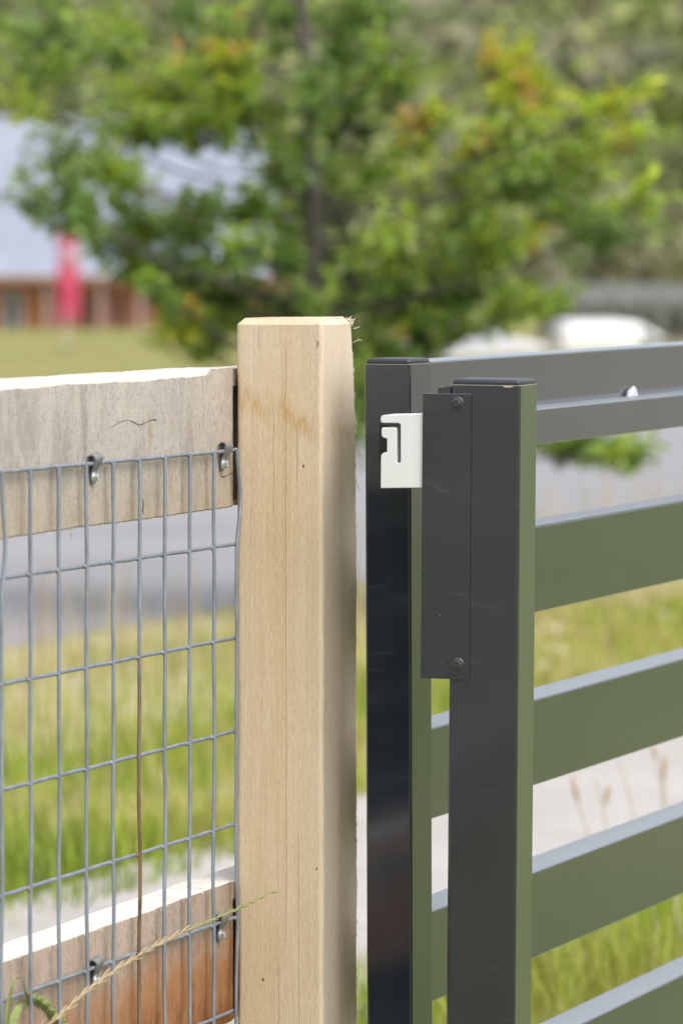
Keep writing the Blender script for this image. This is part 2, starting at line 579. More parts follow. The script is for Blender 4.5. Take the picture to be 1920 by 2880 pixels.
M_FIBRE = simple('pale_wood_fibre', (0.66, 0.58, 0.46), 0.9, 0, 0.1, 100)
M_KNOT = simple('brown_pin_knot', (0.20, 0.11, 0.045), 0.8, 0, 0.3, 500)
M_CRACK = simple('dark_pitch_crack', (0.055, 0.03, 0.022), 0.9, 0, 0.3, 300)
M_FOAM = simple('white_foam', (0.50, 0.52, 0.56), 0.9, 0, 0.05, 300, 0.2, 0.4)
M_LEAF = mat_attr('leaf', 0.40, 0.5, 0.55)
M_GRASS = mat_attr('grass_blade', 0.6, 0.35, 0.3)
M_STALK = simple('straw_stalk', (0.34, 0.27, 0.16), 0.75, 0, 0.2, 200)
M_GREEN = simple('green_spikelet', (0.20, 0.25, 0.075), 0.65, 0, 0.25, 300)
M_BARK = simple('grey_bark', (0.085, 0.075, 0.07), 0.9, 0, 0.35, 30, 0.2, 0.5)
M_GROUND = mat_ground()
M_SOIL = mat_stoney()
M_ROAD = mat_asphalt()
M_CONC = mat_concrete()

# ------------------------------------------------------------------ setting: ground, road, path, hill
A_F = math.atan((5570 - CX) / (FPX * math.cos(TH) + (CY - HORIZON) * math.sin(TH)))      # fence direction off the view axis
A_G = math.atan((6166 - CX) / (FPX * math.cos(TH) + (CY - HORIZON) * math.sin(TH)))      # gate direction
A_P = R(22.0)                                                                            # road and path direction
dP = Vector((math.sin(A_P), math.cos(A_P), 0))
lP = Vector((-math.cos(A_P), math.sin(A_P), 0))      # away from the camera, across the road
PATH0 = Vector((-0.68, 9.05, 0))                      # a point on the far edge of the path


def lat(x, y): return (x - PATH0.x) * lP.x + (y - PATH0.y) * lP.y


def ground_z(x, y):
    q = lat(x, y)                                     # falls away beyond the road
    if q < 12: return 0.0
    t = min(1.0, (q - 12) / 34.0)
    t = t * t * (3 - 2 * t)
    return -1.85 * t - 0.012 * max(0, min(q - 46, 40)) * 0.5


def sheet(name, pts_fn, nu, nv, mat, kind='structure', smooth=True):
    V = [pts_fn(i / nu, j / nv) for j in range(nv + 1) for i in range(nu + 1)]
    F = [(j * (nu + 1) + i, j * (nu + 1) + i + 1, (j + 1) * (nu + 1) + i + 1, (j + 1) * (nu + 1) + i) for j in range(nv) for i in range(nu)]
    return tag(add_mesh(name, V, F, mat, smooth=smooth), kind=kind)


def gpt(u, v):
    s = -500 + 1100 * u
    w = (v * 2 - 1)
    q = 10 + math.copysign(abs(w) ** 2.2, w) * 520
    p = PATH0 + dP * s + lP * q
    return (p.x, p.y, ground_z(p.x, p.y))


gr = sheet('ground', gpt, 80, 120, M_GROUND)
tag(gr, 'yellow green grassland beneath and beyond the fence', 'ground')


def strip(name, s0, s1, q0, q1, z, mat, nu=40, nv=4):
    def fn(u, v):
        p = PATH0 + dP * (s0 + (s1 - s0) * u) + lP * (q0 + (q1 - q0) * v)
        return (p.x, p.y, z + ground_z(p.x, p.y))
    return sheet(name, fn, nu, nv, mat)


road = strip('road', -150, 260, 2.75, 11.6, 0.006, M_ROAD)
tag(road, 'pale grey asphalt road behind the street tree', 'road')
verge = strip('verge', -60, 120, 0.0, 2.75, 0.003, M_SOIL)
tag(verge, 'dry stony grass verge between footpath and road', 'verge')
def mat_paddock():
    m, nt, b = mat_new('mown_paddock')
    a = noise(nt, coords(nt), 0.35, 5, 0.6)
    e = noise(nt, coords(nt), 14.0, 4, 0.65)
    c = ramp(nt, a, [(0.3, (0.115, 0.15, 0.055)), (0.5, (0.145, 0.175, 0.075)), (0.7, (0.19, 0.195, 0.10))])
    c = mix(nt, ramp(nt, e, [(0.35, g(0.45)), (0.55, g(0.0))]), c, (0.12, 0.17, 0.04))
    nt.links.new(c, b.inputs['Base Color'])
    b.inputs['Roughness'].default_value = 0.95
    b.inputs['Specular IOR Level'].default_value = 0.1
    return m


paddock = strip('paddock', -60, 80, -9.3, -2.35, 0.004, mat_paddock(), 40, 10)
tag(paddock, 'mown pale green paddock on the near side of the fence', 'paddock')
yard2 = strip('gravel_yard', 4, 120, -70.0, -9.3, 0.004, simple('grey_gravel', (0.175, 0.168, 0.14), 0.95, 0, 0.2, 4.0), 40, 10)
tag(yard2, 'grey gravel yard beyond the paddock', 'yard')
path_base = strip('path', -40, 60, -1.16, 0.0, 0.004, simple('path_bedding', (0.16, 0.14, 0.11), 0.95, 0, 0.2, 10))
tag(path_base, 'pale concrete footpath running parallel with the fence', 'path')
bay = MB().box((0.004, -0.58, 0.0), (1.496, 0.58, 0.032))
bay_o = bay.build('concrete_bay', M_CONC, path_base, bevel=0.004, seg=1)
for i in range(-5, 26):
    o = bay_o if i == -5 else add_share('concrete_bay', bay_o.data, path_base)
    p = PATH0 + dP * (i * 1.5) + lP * (-0.58)
    o.location = (p.x, p.y, 0.004)
    o.rotation_euler = (0, 0, PI / 2 - A_P)


def hill_z(x, y):
    yy = y + 0.10 * x
    rise = max(0.0, yy - 235 + 14 * math.sin(x * 0.013 + 1))
    z = -4 + rise * 0.178 - 0.00016 * rise * rise * 0.4
    return z + 2.5 * math.sin(x * 0.03 + y * 0.021) * min(1, rise / 40)


hill = sheet('hill', lambda u, v: (-330 + 760 * u, 215 + 330 * v, hill_z(-330 + 760 * u, 215 + 330 * v)), 60, 40,
             simple('hill_scrub', (0.20, 0.195, 0.13), 0.95, 0, 0.35, 0.06, 0.1))
tag(hill, 'scrub covered hillside rising behind the houses', 'hill')

# woodland on the hillside: one mass of crowns and pale trunks
def woodland():
    rr = np.random.default_rng(11)
    pal = np.array([(0.19, 0.215, 0.085), (0.15, 0.165, 0.085), (0.26, 0.27, 0.12), (0.22, 0.205, 0.15), (0.25, 0.31, 0.075), (0.27, 0.215, 0.165), (0.18, 0.17, 0.145)])
    wts = np.array([3, 3, 2, 3, 1.8, 0.7, 2.4]); wts /= wts.sum()
    PV, PC = [], []
    V, F, C = [], [], []
    for k in range(1500):
        y = rr.uniform(232, 450) if k % 3 else rr.uniform(232, 300)
        xs = y / FPX * 1250
        x = rr.uniform(-xs - 12, xs + 22)
        z = max(-3.6, hill_z(x, y))
        r = rr.uniform(1.1, 2.8) * (0.85 + (y - 230) / 500)
        h = r * rr.uniform(1.0, 2.2)
        base = pal[rr.choice(len(pal), p=wts)] * np.array([1.4, 1.5, 1.25]) * rr.uniform(0.75, 1.25)
        n = 90
        d = rr.normal(0, 1, (n, 3)); d /= np.linalg.norm(d, axis=1)[:, None]
        lob = 1 + 0.45 * np.sin(d @ rr.normal(0, 3, 3) + rr.uniform(0, 6))
        p = d * (rr.uniform(0.45, 1.0, n) * lob)[:, None] * np.array([r, r, r * rr.uniform(0.7, 1.15)]) + np.array([x, y, z + h])
        PV.append(p)
        PC.append((base * 0.75 + np.array([0.20, 0.205, 0.115]) * 0.3)[None, :] * rr.uniform(0.8, 1.2, (n, 1)))
        if rr.random() < 0.6:
            b0 = len(V); w = 0.14; lx = rr.normal(0, 0.5)
            for dx, dy in ((-w, -w), (w, -w), (w, w), (-w, w)):
                V += [[x + dx, y + dy, z - 0.5], [x + lx + dx * 0.6, y + dy * 0.6, z + h]]
                C += [[0.30, 0.27, 0.24, 1]] * 2
            for i in range(4):
                a, b = b0 + 2 * i, b0 + 2 * ((i + 1) % 4)
                F.append([a, b, b + 1, a + 1])
    P_ = np.concatenate(PV); Cc = np.concatenate(PC)
    n = len(P_)
    u = rr.normal(0, 1, (n, 3)); u /= np.linalg.norm(u, axis=1)[:, None]
    w = np.cross(u, rr.normal(0, 1, (n, 3))); w /= np.linalg.norm(w, axis=1)[:, None]
    sz = rr.uniform(0.35, 0.85, (n, 1))
    Q = np.stack([P_ - u * sz, P_ + w * sz * 0.6, P_ + u * sz, P_ - w * sz * 0.6], 1).reshape(-1, 3)
    b0 = len(V)
    V += Q.tolist(); C += np.repeat(np.c_[Cc, np.ones(n)], 4, axis=0).tolist()
    F += (np.arange(n)[:, None] * 4 + np.array([[0, 1, 2, 3]]) + b0).tolist()
    o = add_mesh('woodland', V, F, mat_attr('woodland_foliage', 0.9, 0.2, 0.1), cols=C)
    tag(o, 'grey green bushland covering the hillside behind the houses', 'woodland', kind='stuff')


woodland()

# ------------------------------------------------------------------ timber and wire fence (left)
nF = Vector((math.cos(A_F), -math.sin(A_F), 0))       # towards the camera side
dF = Vector((math.sin(A_F), math.cos(A_F), 0))
YAW_POST = R(20.5)
LF = P(664, 911, 4.80)                                # left front corner of the post, at its top
POST_W, POST_D = 0.0978, 0.105
fence = empty('timber_fence', (LF.x, LF.y, 0), (0, 0, 0),
              'pale timber post and rail fence clad with galvanised wire mesh', 'fence')


def rel(p): return Vector(p) - fence.location


def build_post():
    ztop = LF.z
    rad = 0.0045
    nz = 70
    V, F = [], []
    rings = []
    zs = [0.0] + [0.1 + (ztop - 0.1) * (i / nz) for i in range(nz + 1)]
    def ring(z, inset, zfun=None):
        dz = ztop - z
        D = POST_D + 0.003 * min(1, dz / 0.7) - 0.013 * max(0, 1 - dz / 0.10) ** 1.3 - 0.004 * max(0, 1 - dz / 0.2)
        pts = []
        for (x, y) in rrect_sub(0, POST_W, 0, D, rad, 3):
            wx = 0.0006 * snoise(z * 22 + x * 40, 1.3) + 0.00025 * snoise(z * 240 + y * 90, 0.4)
            wy = 0.0005 * snoise(z * 19 + y * 30, 4.1)
            cx, cy = POST_W / 2, D / 2
            sx = 1 - inset / cx
            sy = 1 - inset / cy
            pts.append((cx + (x - cx) * sx + wx, cy + (y - cy) * sy + wy, z))
        return pts
    for z in zs: rings.append(ring(z, 0))
    top = ring(ztop, 0.0065)
    n = len(rings[0])
    rings[-1] = [(x, y, ztop - 0.0012 * (0.5 + 0.5 * snoise(x * 150 + y * 90, 2))) for x, y, z in rings[-1]]
    rings.append([(x, y, ztop + 0.0060 + 0.0012 * x / POST_W + 0.0004 * snoise(x * 120 + y * 100, 0)) for x, y, z in top])
    for r_ in rings: V += r_
    for i in range(len(rings) - 1):
        for k in range(n):
            a, b = i * n + k, i * n + (k + 1) % n
            F.append((a, b, b + n, a + n))
    F.append(tuple((len(rings) - 1) * n + k for k in range(n)))
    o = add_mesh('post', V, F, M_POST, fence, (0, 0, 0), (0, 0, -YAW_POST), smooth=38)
    o['label'] = 'square planed pine post with chamfered top'
    # torn fibres at the top back corner and down the sawn edge
    mb = MB()
    rr = random.Random(5)
    for k in range(26):
        x = POST_W - rr.uniform(-0.001, 0.004); y = POST_D - 0.016 + rr.uniform(-0.03, 0.004)
        z = ztop + rr.uniform(-0.004, 0.006)
        L = rr.uniform(0.002, 0.0065)
        d = Vector((rr.uniform(0.2, 1), rr.uniform(-0.3, 0.4), rr.uniform(-0.6, 0.7))).normalized()
        p0 = Vector((x, y, z)); p1 = p0 + d * L * 0.5 + Vector((0, 0, 0.001)); p2 = p0 + d * L + Vector((0, 0, rr.uniform(-0.002, 0.002)))
        mb.tube([p0, p1, p2], [0.00055, 0.0004, 0.00012], 4)
    for L, z, dx in ((0.008, ztop - 0.006, 0.65), (0.010, ztop - 0.021, 1.4), (0.022, ztop - 0.165, 0.35), (0.018, ztop - 0.16, 0.3)):
        p0 = Vector((POST_W - 0.001, POST_D - 0.008, z))
        d = Vector((dx, 0.2, 0.25 if L < 0.02 and dx > 0.5 else -0.8)).normalized()
        mb.tube([p0, p0 + d * L * 0.5 + Vector((0, 0, 0.001 * (dx - 0.8) * 4)), p0 + d * L], [0.0005, 0.0004, 0.0001], 4)
    for k in range(150):
        z = ztop - rr.uniform(0.03, 0.85)
        dz = ztop - z
        D = POST_D + 0.003 * min(1, dz / 0.7) - 0.013 * max(0, 1 - dz / 0.10) ** 1.3 - 0.004 * max(0, 1 - dz / 0.2)
        p0 = Vector((POST_W - 0.0004, D - rr.uniform(0.001, 0.005), z))
        d = Vector((rr.uniform(0.1, 0.5), rr.uniform(0, 0.3), -1)).normalized()
        mb.tube([p0, p0 + d * rr.uniform(0.002, 0.006)], [0.0005, 0.0001], 3)
    for (kx, kz) in ((0.0765, ztop - 0.150), (0.0915, ztop - 0.578), (0.030, ztop - 0.70)):
        MB().blob((kx, 0.0002, kz), (0.0012, 0.0006, 0.0020), seed=int(kx * 1000), sub=2).build('pin_knot', M_KNOT, fence, (0, 0, 0), (0, 0, -YAW_POST), smooth=60)
    f = mb.build('torn_fibres', M_FIBRE, fence, (0, 0, 0), (0, 0, -YAW_POST))
    tag(f, kind='stuff')
    return o


post_o = build_post()

# rails: local frame x along the fence (0 at the visible end by the post), y away from the camera, z up
GAP = 0.004
pF0 = LF - nF * GAP                                   # a point on the rails' visible face


def build_rail(name, ypix0, ypix1, hgt, mat, chamfer, chamfer_end, slope, seed, length=2.6):
    # ypix at picture x = 0 and x = 656 of the front top edge
    e = on_plane(655, ypix1, pF0, nF)
    T = 0.048
    nx = 420
    V, F = [], []
    prof_n = 10
    for i in range(nx + 1):
        s = -length * (1 - i / nx) ** 1.6
        c = chamfer * (0.95 + 0.16 * snoise(s * 21, seed) + 0.05 * snoise(s * 210, seed + 2))
        fade = max(0.0, min(1.0, (chamfer_end - s) / 0.012))
        c = max(0.0006 + 0.0004 * snoise(s * 130, seed), c * fade)
        low = -hgt + 0.0009 * snoise(s * 9, seed + 5) + 0.0003 * snoise(s * 90, seed + 1) + 0.00025 * snoise(s * 520, seed)
        topz = 0.0005 * snoise(s * 30, seed + 3) + 0.0003 * snoise(s * 300, seed + 4)
        w = 0.0004 * snoise(s * 11, seed + 8)
        pr = [(0.0012 + w, low - 0.0002), (0 + w, low + 0.0012), (0 + w, low * 0.7), (0 + w, low * 0.4), (0 + w, -c * 1.05 - 0.002), (0.0003 + w, -c),
              (c * 0.62, -c * 0.30), (c * 1.0 + 0.0006, topz), (T, topz), (T, low)]
        V += [(s, y, z) for y, z in pr]
    n = prof_n
    for i in range(nx):
        for k in range(n):
            a, b = i * n + k, i * n + (k + 1) % n
            F.append((a, a + n, b + n, b))
    F.append(tuple(range(n))); F.append(tuple(nx * n + k for k in range(n - 1, -1, -1)))
    # tail: ripped-back tongue that runs on behind the post
    for (y0, y1, z0, z1) in ((0.016, T - 0.001, -hgt + 0.006, -0.020), (0.0008, T - 0.001, -0.0195, -0.0012), (0.0008, T - 0.001, -hgt + 0.001, -hgt + 0.0055)):
        b0 = len(V)
        V += [(0.0002, y0, z0), (0.13, y0, z0), (0.13, y1, z0), (0.0002, y1, z0), (0.0002, y0, z1), (0.13, y0, z1), (0.13, y1, z1), (0.0002, y1, z1)]
        F += [tuple(b0 + i for i in f) for f in ((0, 3, 2, 1), (4, 5, 6, 7), (0, 1, 5, 4), (1, 2, 6, 5), (2, 3, 7, 6))]
    o = add_mesh(name, V, F, mat, fence, rel(e), (0, slope, PI / 2 - A_F), smooth=30)
    return o, e


TILT_R = 0.0022
rail1, e1 = build_rail('rail', 1097, 1034, 0.148, M_RAIL, 0.0078, -0.064, TILT_R, 1.0)
rail1['label'] = 'weathered grey sawn top rail with split pale edge'
rail2, e2 = build_rail('rail', 2728, 2478, 0.150, M_RAIL2, 0.0012, -5.0, TILT_R, 6.0)
rail2['label'] = 'lower sawn rail with rust brown stain near the post'


def on_rail(x, y, off=0.0): return on_plane(x, y, pF0 + nF * off, nF)


# pitch cracks, splinter
mb = MB()
pts = [on_rail(x, y, -0.0002) for x, y in ((301, 1204), (317, 1200), (331, 1189), (345, 1185), (358, 1181), (377, 1188), (390, 1196), (401, 1193), (413, 1187), (429, 1180), (439, 1181))]
mb.tube([rel(p) for p in pts], [0.0002, 0.0005, 0.0004, 0.0006, 0.0004, 0.0007, 0.0005, 0.0006, 0.0003, 0.0006, 0.0008], 5)
mb.build('pitch_crack', M_CRACK, fence)
mb = MB()
mb.tube([rel(on_rail(x, y, -0.0002)) for x, y in ((621, 1339), (628, 1342), (640, 1336), (655, 1330))], [0.0006, 0.0006, 0.0004, 0.0003], 5)
mb.build('pitch_crack', M_CRACK, fence)
mb = MB()
mb.tube([rel(on_rail(x, y, -0.0002)) for x, y in ((401, 1402), (403, 1418), (401, 1436), (403, 1448))], [0.0005, 0.0009, 0.0011, 0.0004], 5)
mb.build('pitch_crack', M_CRACK, fence)
mb = MB()
mb.tube([rel(on_rail(x, y, -0.001)) for x, y in ((199, 1480), (200, 1500), (201, 1510), (199.5, 1523))], [0.0005, 0.0005, 0.0005, 0.0001], 5)
mb.build('splinter', M_STALK, fence)
mb = MB()
rr = random.Random(3)
for k in range(170):                                   # whiskers along the sawn edges
    if k < 60:
        s = -rr.uniform(0.0, 0.75); base = e1 + dF * s + Vector((0, 0, -0.148 - TILT_R * s)); d = Vector((rr.uniform(-0.5, 0.5), 0, -1))
    else:
        s = -rr.uniform(0.0, 0.75); base = e2 + dF * s + Vector((0, 0, -0.0008 - TILT_R * s)); d = Vector((rr.uniform(-0.8, 0.8), -0.3, rr.uniform(-1, 0.5)))
    p0 = rel(base) + nF * 0.0002
    mb.tube([p0, p0 + d.normalized() * rr.uniform(0.0012, 0.0045)], [0.0004, 0.0001], 3)
tag(mb.build('torn_fibres', M_FIBRE, fence), kind='stuff')

# wire mesh: vertical wires lie on the camera side of the horizontal ones
pH = LF + nF * (-GAP + 0.0060)
pV = LF + nF * (-GAP + 0.0098)
RW = 0.0020
XW = [4.5, 85, 166, 242.5, 317, 391, 462, 533.5, 602.7, 669]
rowY0 = [1325, 1626, 1922, 2223, 2524, 2825]
MESH_T = 0.0078
# row heights at the last wire
wl_pts = [on_plane(x, 1390, pV, nF) for x in XW]
S = [(p - pV).dot(dF) for p in wl_pts]
ds = (S[-1] - S[0]) / 9
S = [0.35 * s + 0.65 * (S[0] + ds * i) for i, s in enumerate(S)]
S = [S[0] - ds * k for k in range(21, 0, -1)] + S      # the panel runs on to the next post
endp = on_plane(664, 1266, pH, nF)
z_top = endp.z
row_dz = 0.0998
n_rows = 11
s_end = S[-1]


def mesh_z(s, row): return z_top - row_dz * row - (s - s_end) * MESH_T


for i, s in enumerate(S):
    mb = MB()
    pts = []
    last = i == len(S) - 1
    for k in range(0, n_rows * 8 + 1):
        row = k / 8 * (n_rows - 1) / n_rows
        z = mesh_z(s, row)
        zr = z_top - z
        lean = zr * MESH_T
        wob = 0.0009 * math.sin(row * PI * 2 * 0.5 + i) + 0.0006 * snoise(row * 1.7 + i * 3.1, 1.0)
        if last: wob = 0.012 * math.exp(-((row - 0.52) / 0.33) ** 2) - 0.003 + 0.004 * math.exp(-((row - 5.1) / 0.4) ** 2)
        if i == len(S) - 10: wob += 0.010 * math.exp(-((row - 0.7) / 0.35) ** 2)
        p = pV + dF * (s - lean + wob)
        pts.append(Vector((p.x, p.y, z + (0.0015 if k == 0 else 0))) + nF * (0.0005 * snoise(row * 2 + i, 5)))
    mb.tube([rel(p) for p in pts], RW, 10)
    rusty = i == len(S) - 5
    for row in range(n_rows):
        z = mesh_z(s, row)
        p = pV + dF * (s - (z_top - z) * MESH_T) - nF * 0.0019
        c = rel(Vector((p.x, p.y, z))) - dF * (0.0016 if not last else 0.0008)
        mb.blob(c, (0.0024, 0.0024, 0.0030), seed=i * 31 + row)
    o = mb.build('vertical_wire', M_WIRE_RUST if rusty else M_WIRE, fence, smooth=60)
    if rusty: o['label'] = 'rust browned vertical mesh wire'
for row in range(n_rows):
    mb = MB()
    pts = []
    s0 = S[0] - 0.03
    for k in range(0, 121):
        s = s0 + (s_end + 0.0015 - s0) * k / 120
        p = pH + dF * (s - (z_top - mesh_z(s, row)) * MESH_T)
        pts.append(Vector((p.x, p.y, mesh_z(s, row) + 0.0004 * snoise(s * 40 + row * 2, 2.0))))
    mb.tube([rel(p) for p in pts], RW, 10)
    mb.build('horizontal_wire', M_WIRE, fence, smooth=60)
rr = random.Random(8)
for (row, j) in ((1, 0), (1, 1), (1, 2), (2, 0), (4, 1), (4, 5), (0, 2), (5, 1), (1, 3)):
    s = S[len(S) - 10 + j]
    z = mesh_z(s, row)
    p = pV + dF * (s - (z_top - z) * MESH_T - 0.0034) - nF * 0.0010
    mb = MB().blob(rel(Vector((p.x, p.y, z - 0.0008))), (0.0013, 0.0013, 0.0022), seed=row * 7 + j)
    mb.build('weld_rust_spot', M_RUSTSPOT, fence, smooth=60)


# saddle clips (local x along the wire, y away from the rail towards the camera, z up)
def clip_meshes():
    prof = [(0.0008, -0.0262), (0.0008, -0.014), (0.0007, -0.004)]
    for k in range(11):
        a = R(205 - k * 22)
        prof.append((0.0058 + 0.0052 * math.cos(a), 0.0032 + 0.0050 * math.sin(a)))
    prof += [(0.0078, -0.0045), (0.0046, -0.0105), (0.0030, -0.0145), (0.0028, -0.0205), (0.0028, -0.0255)]
    n = len(prof)
    V, F = [], []
    T = 0.00065
    for i, (y, z) in enumerate(prof):
        a = prof[max(i - 1, 0)]; b = prof[min(i + 1, n - 1)]
        ty, tz = b[0] - a[0], b[1] - a[1]
        l = math.hypot(ty, tz); ny, nz = -tz / l, ty / l
        u = max(0.0, min(1.0, (z + 0.016) / 0.014))
        w = 0.0068 + 0.0040 * u
        if z < -0.021: w *= math.sqrt(max(0.05, 1 - ((-0.021 - z) / 0.0058) ** 2))
        for sx, so in ((-1, -1), (1, -1), (1, 1), (-1, 1)):
            V.append((sx * w, y + ny * T * so, z + nz * T * so))
    for i in range(n - 1):
        for k in range(4):
            a, b = i * 4 + k, i * 4 + (k + 1) % 4
            F.append((a, b, b + 4, a + 4))
    F.append((3, 2, 1, 0)); F.append(tuple((n - 1) * 4 + k for k in range(4)))
    return V, F


def hex_screw(mb, c, fl=0.0066, hexr=0.0041, hgt=0.0062, ft=0.0016):
    x, y, z = c                                         # axis along +y
    ring = lambda r, n, yy, ph=0: [(x + r * math.cos(2 * PI * k / n + ph), yy, z + r * math.sin(2 * PI * k / n + ph)) for k in range(n)]
    def lathe(rs, n, ph=0):
        V, F = [], []
        for r, yy in rs: V += ring(r, n, yy, ph)
        for i in range(len(rs) - 1):
            for k in range(n):
                a, b = i * n + k, i * n + (k + 1) % n
                F.append((a, a + n, b + n, b))
        F.append(tuple(range(n))); F.append(tuple((len(rs) - 1) * n + k for k in range(n - 1, -1, -1)))
        mb.add(V, F)
    lathe([(fl, y), (fl, y + ft * 0.6), (fl * 0.9, y + ft), (hexr, y + ft * 1.15)], 20)
    lathe([(hexr, y + ft), (hexr, y + hgt * 0.93), (hexr * 0.88, y + hgt), (hexr * 0.62, y + hgt), (hexr * 0.58, y + hgt * 0.8)], 6, 0.3)
    return mb


cv, cf = clip_meshes()
for k, (row, xp) in enumerate(((0, 256 + 14), (0, 622 + 14), (5, 262 + 12), (5, 612 + 14))):
    p = on_plane(xp, rowY0[row], pH, nF)
    s = (p - pH).dot(dF)
    lean = (z_top - mesh_z(s, row)) * MESH_T
    face = pF0 + dF * s + nF * 0.0002
    loc = rel(Vector((face.x, face.y, mesh_z(s, row) + 0.0018)))
    rot = (0, 0, PI - (A_F + PI / 2))                    # local y -> nF
    # local +y must point along nF: rotation about z by (angle of nF - 90 deg)
    ang = math.atan2(nF.y, nF.x) - PI / 2
    if k == 0:
        c0 = add_mesh('clip', cv, cf, M_ZINC, fence, loc, (0, R(6), ang), smooth=50)
        co = c0
        co.scale = (0.88,) * 3
        sm = hex_screw(MB(), (0, 0.0034, -0.0178))
        sc = sm.build('screw', M_BOLT, co, smooth=30)
        sdata = sc.data
    else:
        co = add_share('clip', c0.data, fence, loc, (0, R((6, -3, 8, 2)[k]), ang), (0.88,) * 3)
        sc = add_share('screw', sdata, co)
# second post of the fence, beyond the left border
p2 = LF - dF * 2.45
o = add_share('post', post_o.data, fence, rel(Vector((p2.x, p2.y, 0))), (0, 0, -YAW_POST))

# ------------------------------------------------------------------ gate post with latch cover (right)
YAW2 = R(16.0)
L2 = P(1267.7, 1083, 4.659)
LEAN2 = 0.0066
W2, D2 = 0.0734, 0.0744
gp = empty('gate_post', (L2.x - L2.z * math.sin(LEAN2), L2.y, 0), (0, LEAN2, 0),
           'charcoal powder coated steel post carrying a bolted latch cover plate', 'gate post')
gp.rotation_euler = (Matrix.Rotation(LEAN2, 4, 'Y') @ Matrix.Rotation(-YAW2, 4, 'Z')).to_euler()
MW = Matrix.LocRotScale(gp.location, gp.rotation_euler, None)
MWI = MW.inverted()
ZT2 = L2.z
MB().prism(rrect(0, W2, 0, D2, 0.0032, 4), -0.1, ZT2).build('tube', M_COAT, gp, smooth=30, flatbig=True)
# bare rim where the tube was sawn
MB().prism(rrect(0.0004, W2 - 0.0004, 0.0004, D2 - 0.0004, 0.003, 4), ZT2 + 0.0001, ZT2 + 0.0006).build('sawn_rim', M_RAW, gp)


def cap_mesh(name, W, D, zt, parent):
    mb = MB()
    levels = [(0.0016, 0.0006), (0.0010, 0.0012), (0.0010, 0.0042), (0.0018, 0.0055), (0.0042, 0.0063), (0.012, 0.0066)]
    V, F = [], []
    n = 20
    for ins, dz in levels:
        V += [(x, y, zt + dz) for x, y in rrect(ins, W - ins, ins, D - ins, max(0.001, 0.004 - ins * 0.2), 4)]
    for i in range(len(levels) - 1):
        for k in range(n):
            a, b = i * n + k, i * n + (k + 1) % n
            F.append((a, b, b + n, a + n))
    F.append(tuple((len(levels) - 1) * n + k for k in range(n)))
    F.append(tuple(range(n - 1, -1, -1)))
    mb.add(V, F)
    return mb.build(name, M_CAP, parent, smooth=50)


cap_mesh('cap', W2, D2, ZT2, gp)
# paint chip under the cap
chip = [(0.0542, 0), (0.0567, -0.0014), (0.0608, -0.0017), (0.0643, -0.0013), (0.0663, -0.0002), (0.0663, 0)]
MB().prism([(x, ZT2 + z) for x, z in reversed(chip)], -0.00015, 0.001, 'Y').build('paint_chip', M_RAW, gp)


def loc2(x, y, off=0.0):                               # photograph pixel -> local point on the plane y = off in front of the tube face
    n = (MW.to_3x3() @ Vector((0, -1, 0)))
    p0 = MW @ Vector((0, -off, 0))
    return MWI @ on_plane(x, y, p0, n)


a = loc2(1188, 1106, 0.002); b = loc2(1318, 1912, 0.002); a2 = loc2(1184.6, 1912, 0.002)
px0, px1, pz1, pz0 = a.x, b.x, a.z, b.z
pl = MB().box((px0, -0.0022, pz0), (px1, -0.0002, pz1)).build('cover_plate', M_COAT, gp, bevel=0.0005, seg=2)
for (sx, sy) in ((1285, 1133), (1285.5, 1868)):
    c = loc2(sx, sy, 0.004)
    mb = hex_screw(MB(), (0, 0, 0), 0.0064, 0.0042, 0.0058, 0.0014)
    # turn the screw so that its head looks out of the plate (-y)
    for v in mb.v: v.y = -v.y
    mb.build('screw', M_SCREW, pl, (c.x, -0.0022, c.z), (0, 0.4, 0), smooth=30)
# channel behind the plate
a = loc2(1231, 1089); b = loc2(1266, 1900)
chz1 = a.z
ch = MB()
ch.box((a.x, 0.0004, pz0 + 0.01), (a.x + 0.0022, 0.030, chz1))
ch.box((a.x + 0.0022, 0.0278, pz0 + 0.01), (-0.0006, 0.030, chz1))
ch.box((a.x + 0.0022, 0.0004, pz0 + 0.01), (-0.0006, 0.0024, chz1))
ch.build('channel', M_COAT, gp)
# white nylon latch block, slot traced in the plane of its face
poly = [(195, 1157), (900, 1157), (900, 574), (240, 578), (212, 582), (199, 592), (195, 606), (195, 628), (200, 638), (212, 643), (336, 645), (347, 649), (352, 660),
        (352, 948), (346, 960), (332, 962), (322, 955), (320, 694), (316, 684), (306, 679), (214, 679), (205, 683), (202, 692), (202, 738), (208, 752), (222, 762),
        (245, 765), (245, 872), (222, 877), (206, 887), (197, 902)]
xmax = -0.0012
pp = []
for (zx, zy) in poly:
    q = loc2(1000 + zx / 2.8, 960 + zy / 2.8, -0.0006)
    pp.append((min(q.x, a.x - 0.0004), q.z))
blk = MB().prism(pp, 0.0006, 0.0355, 'Y').build('latch_block', M_NYLON, gp, bevel=0.0010, seg=3)
blk['label'] = 'white nylon latch block with an angled slot'

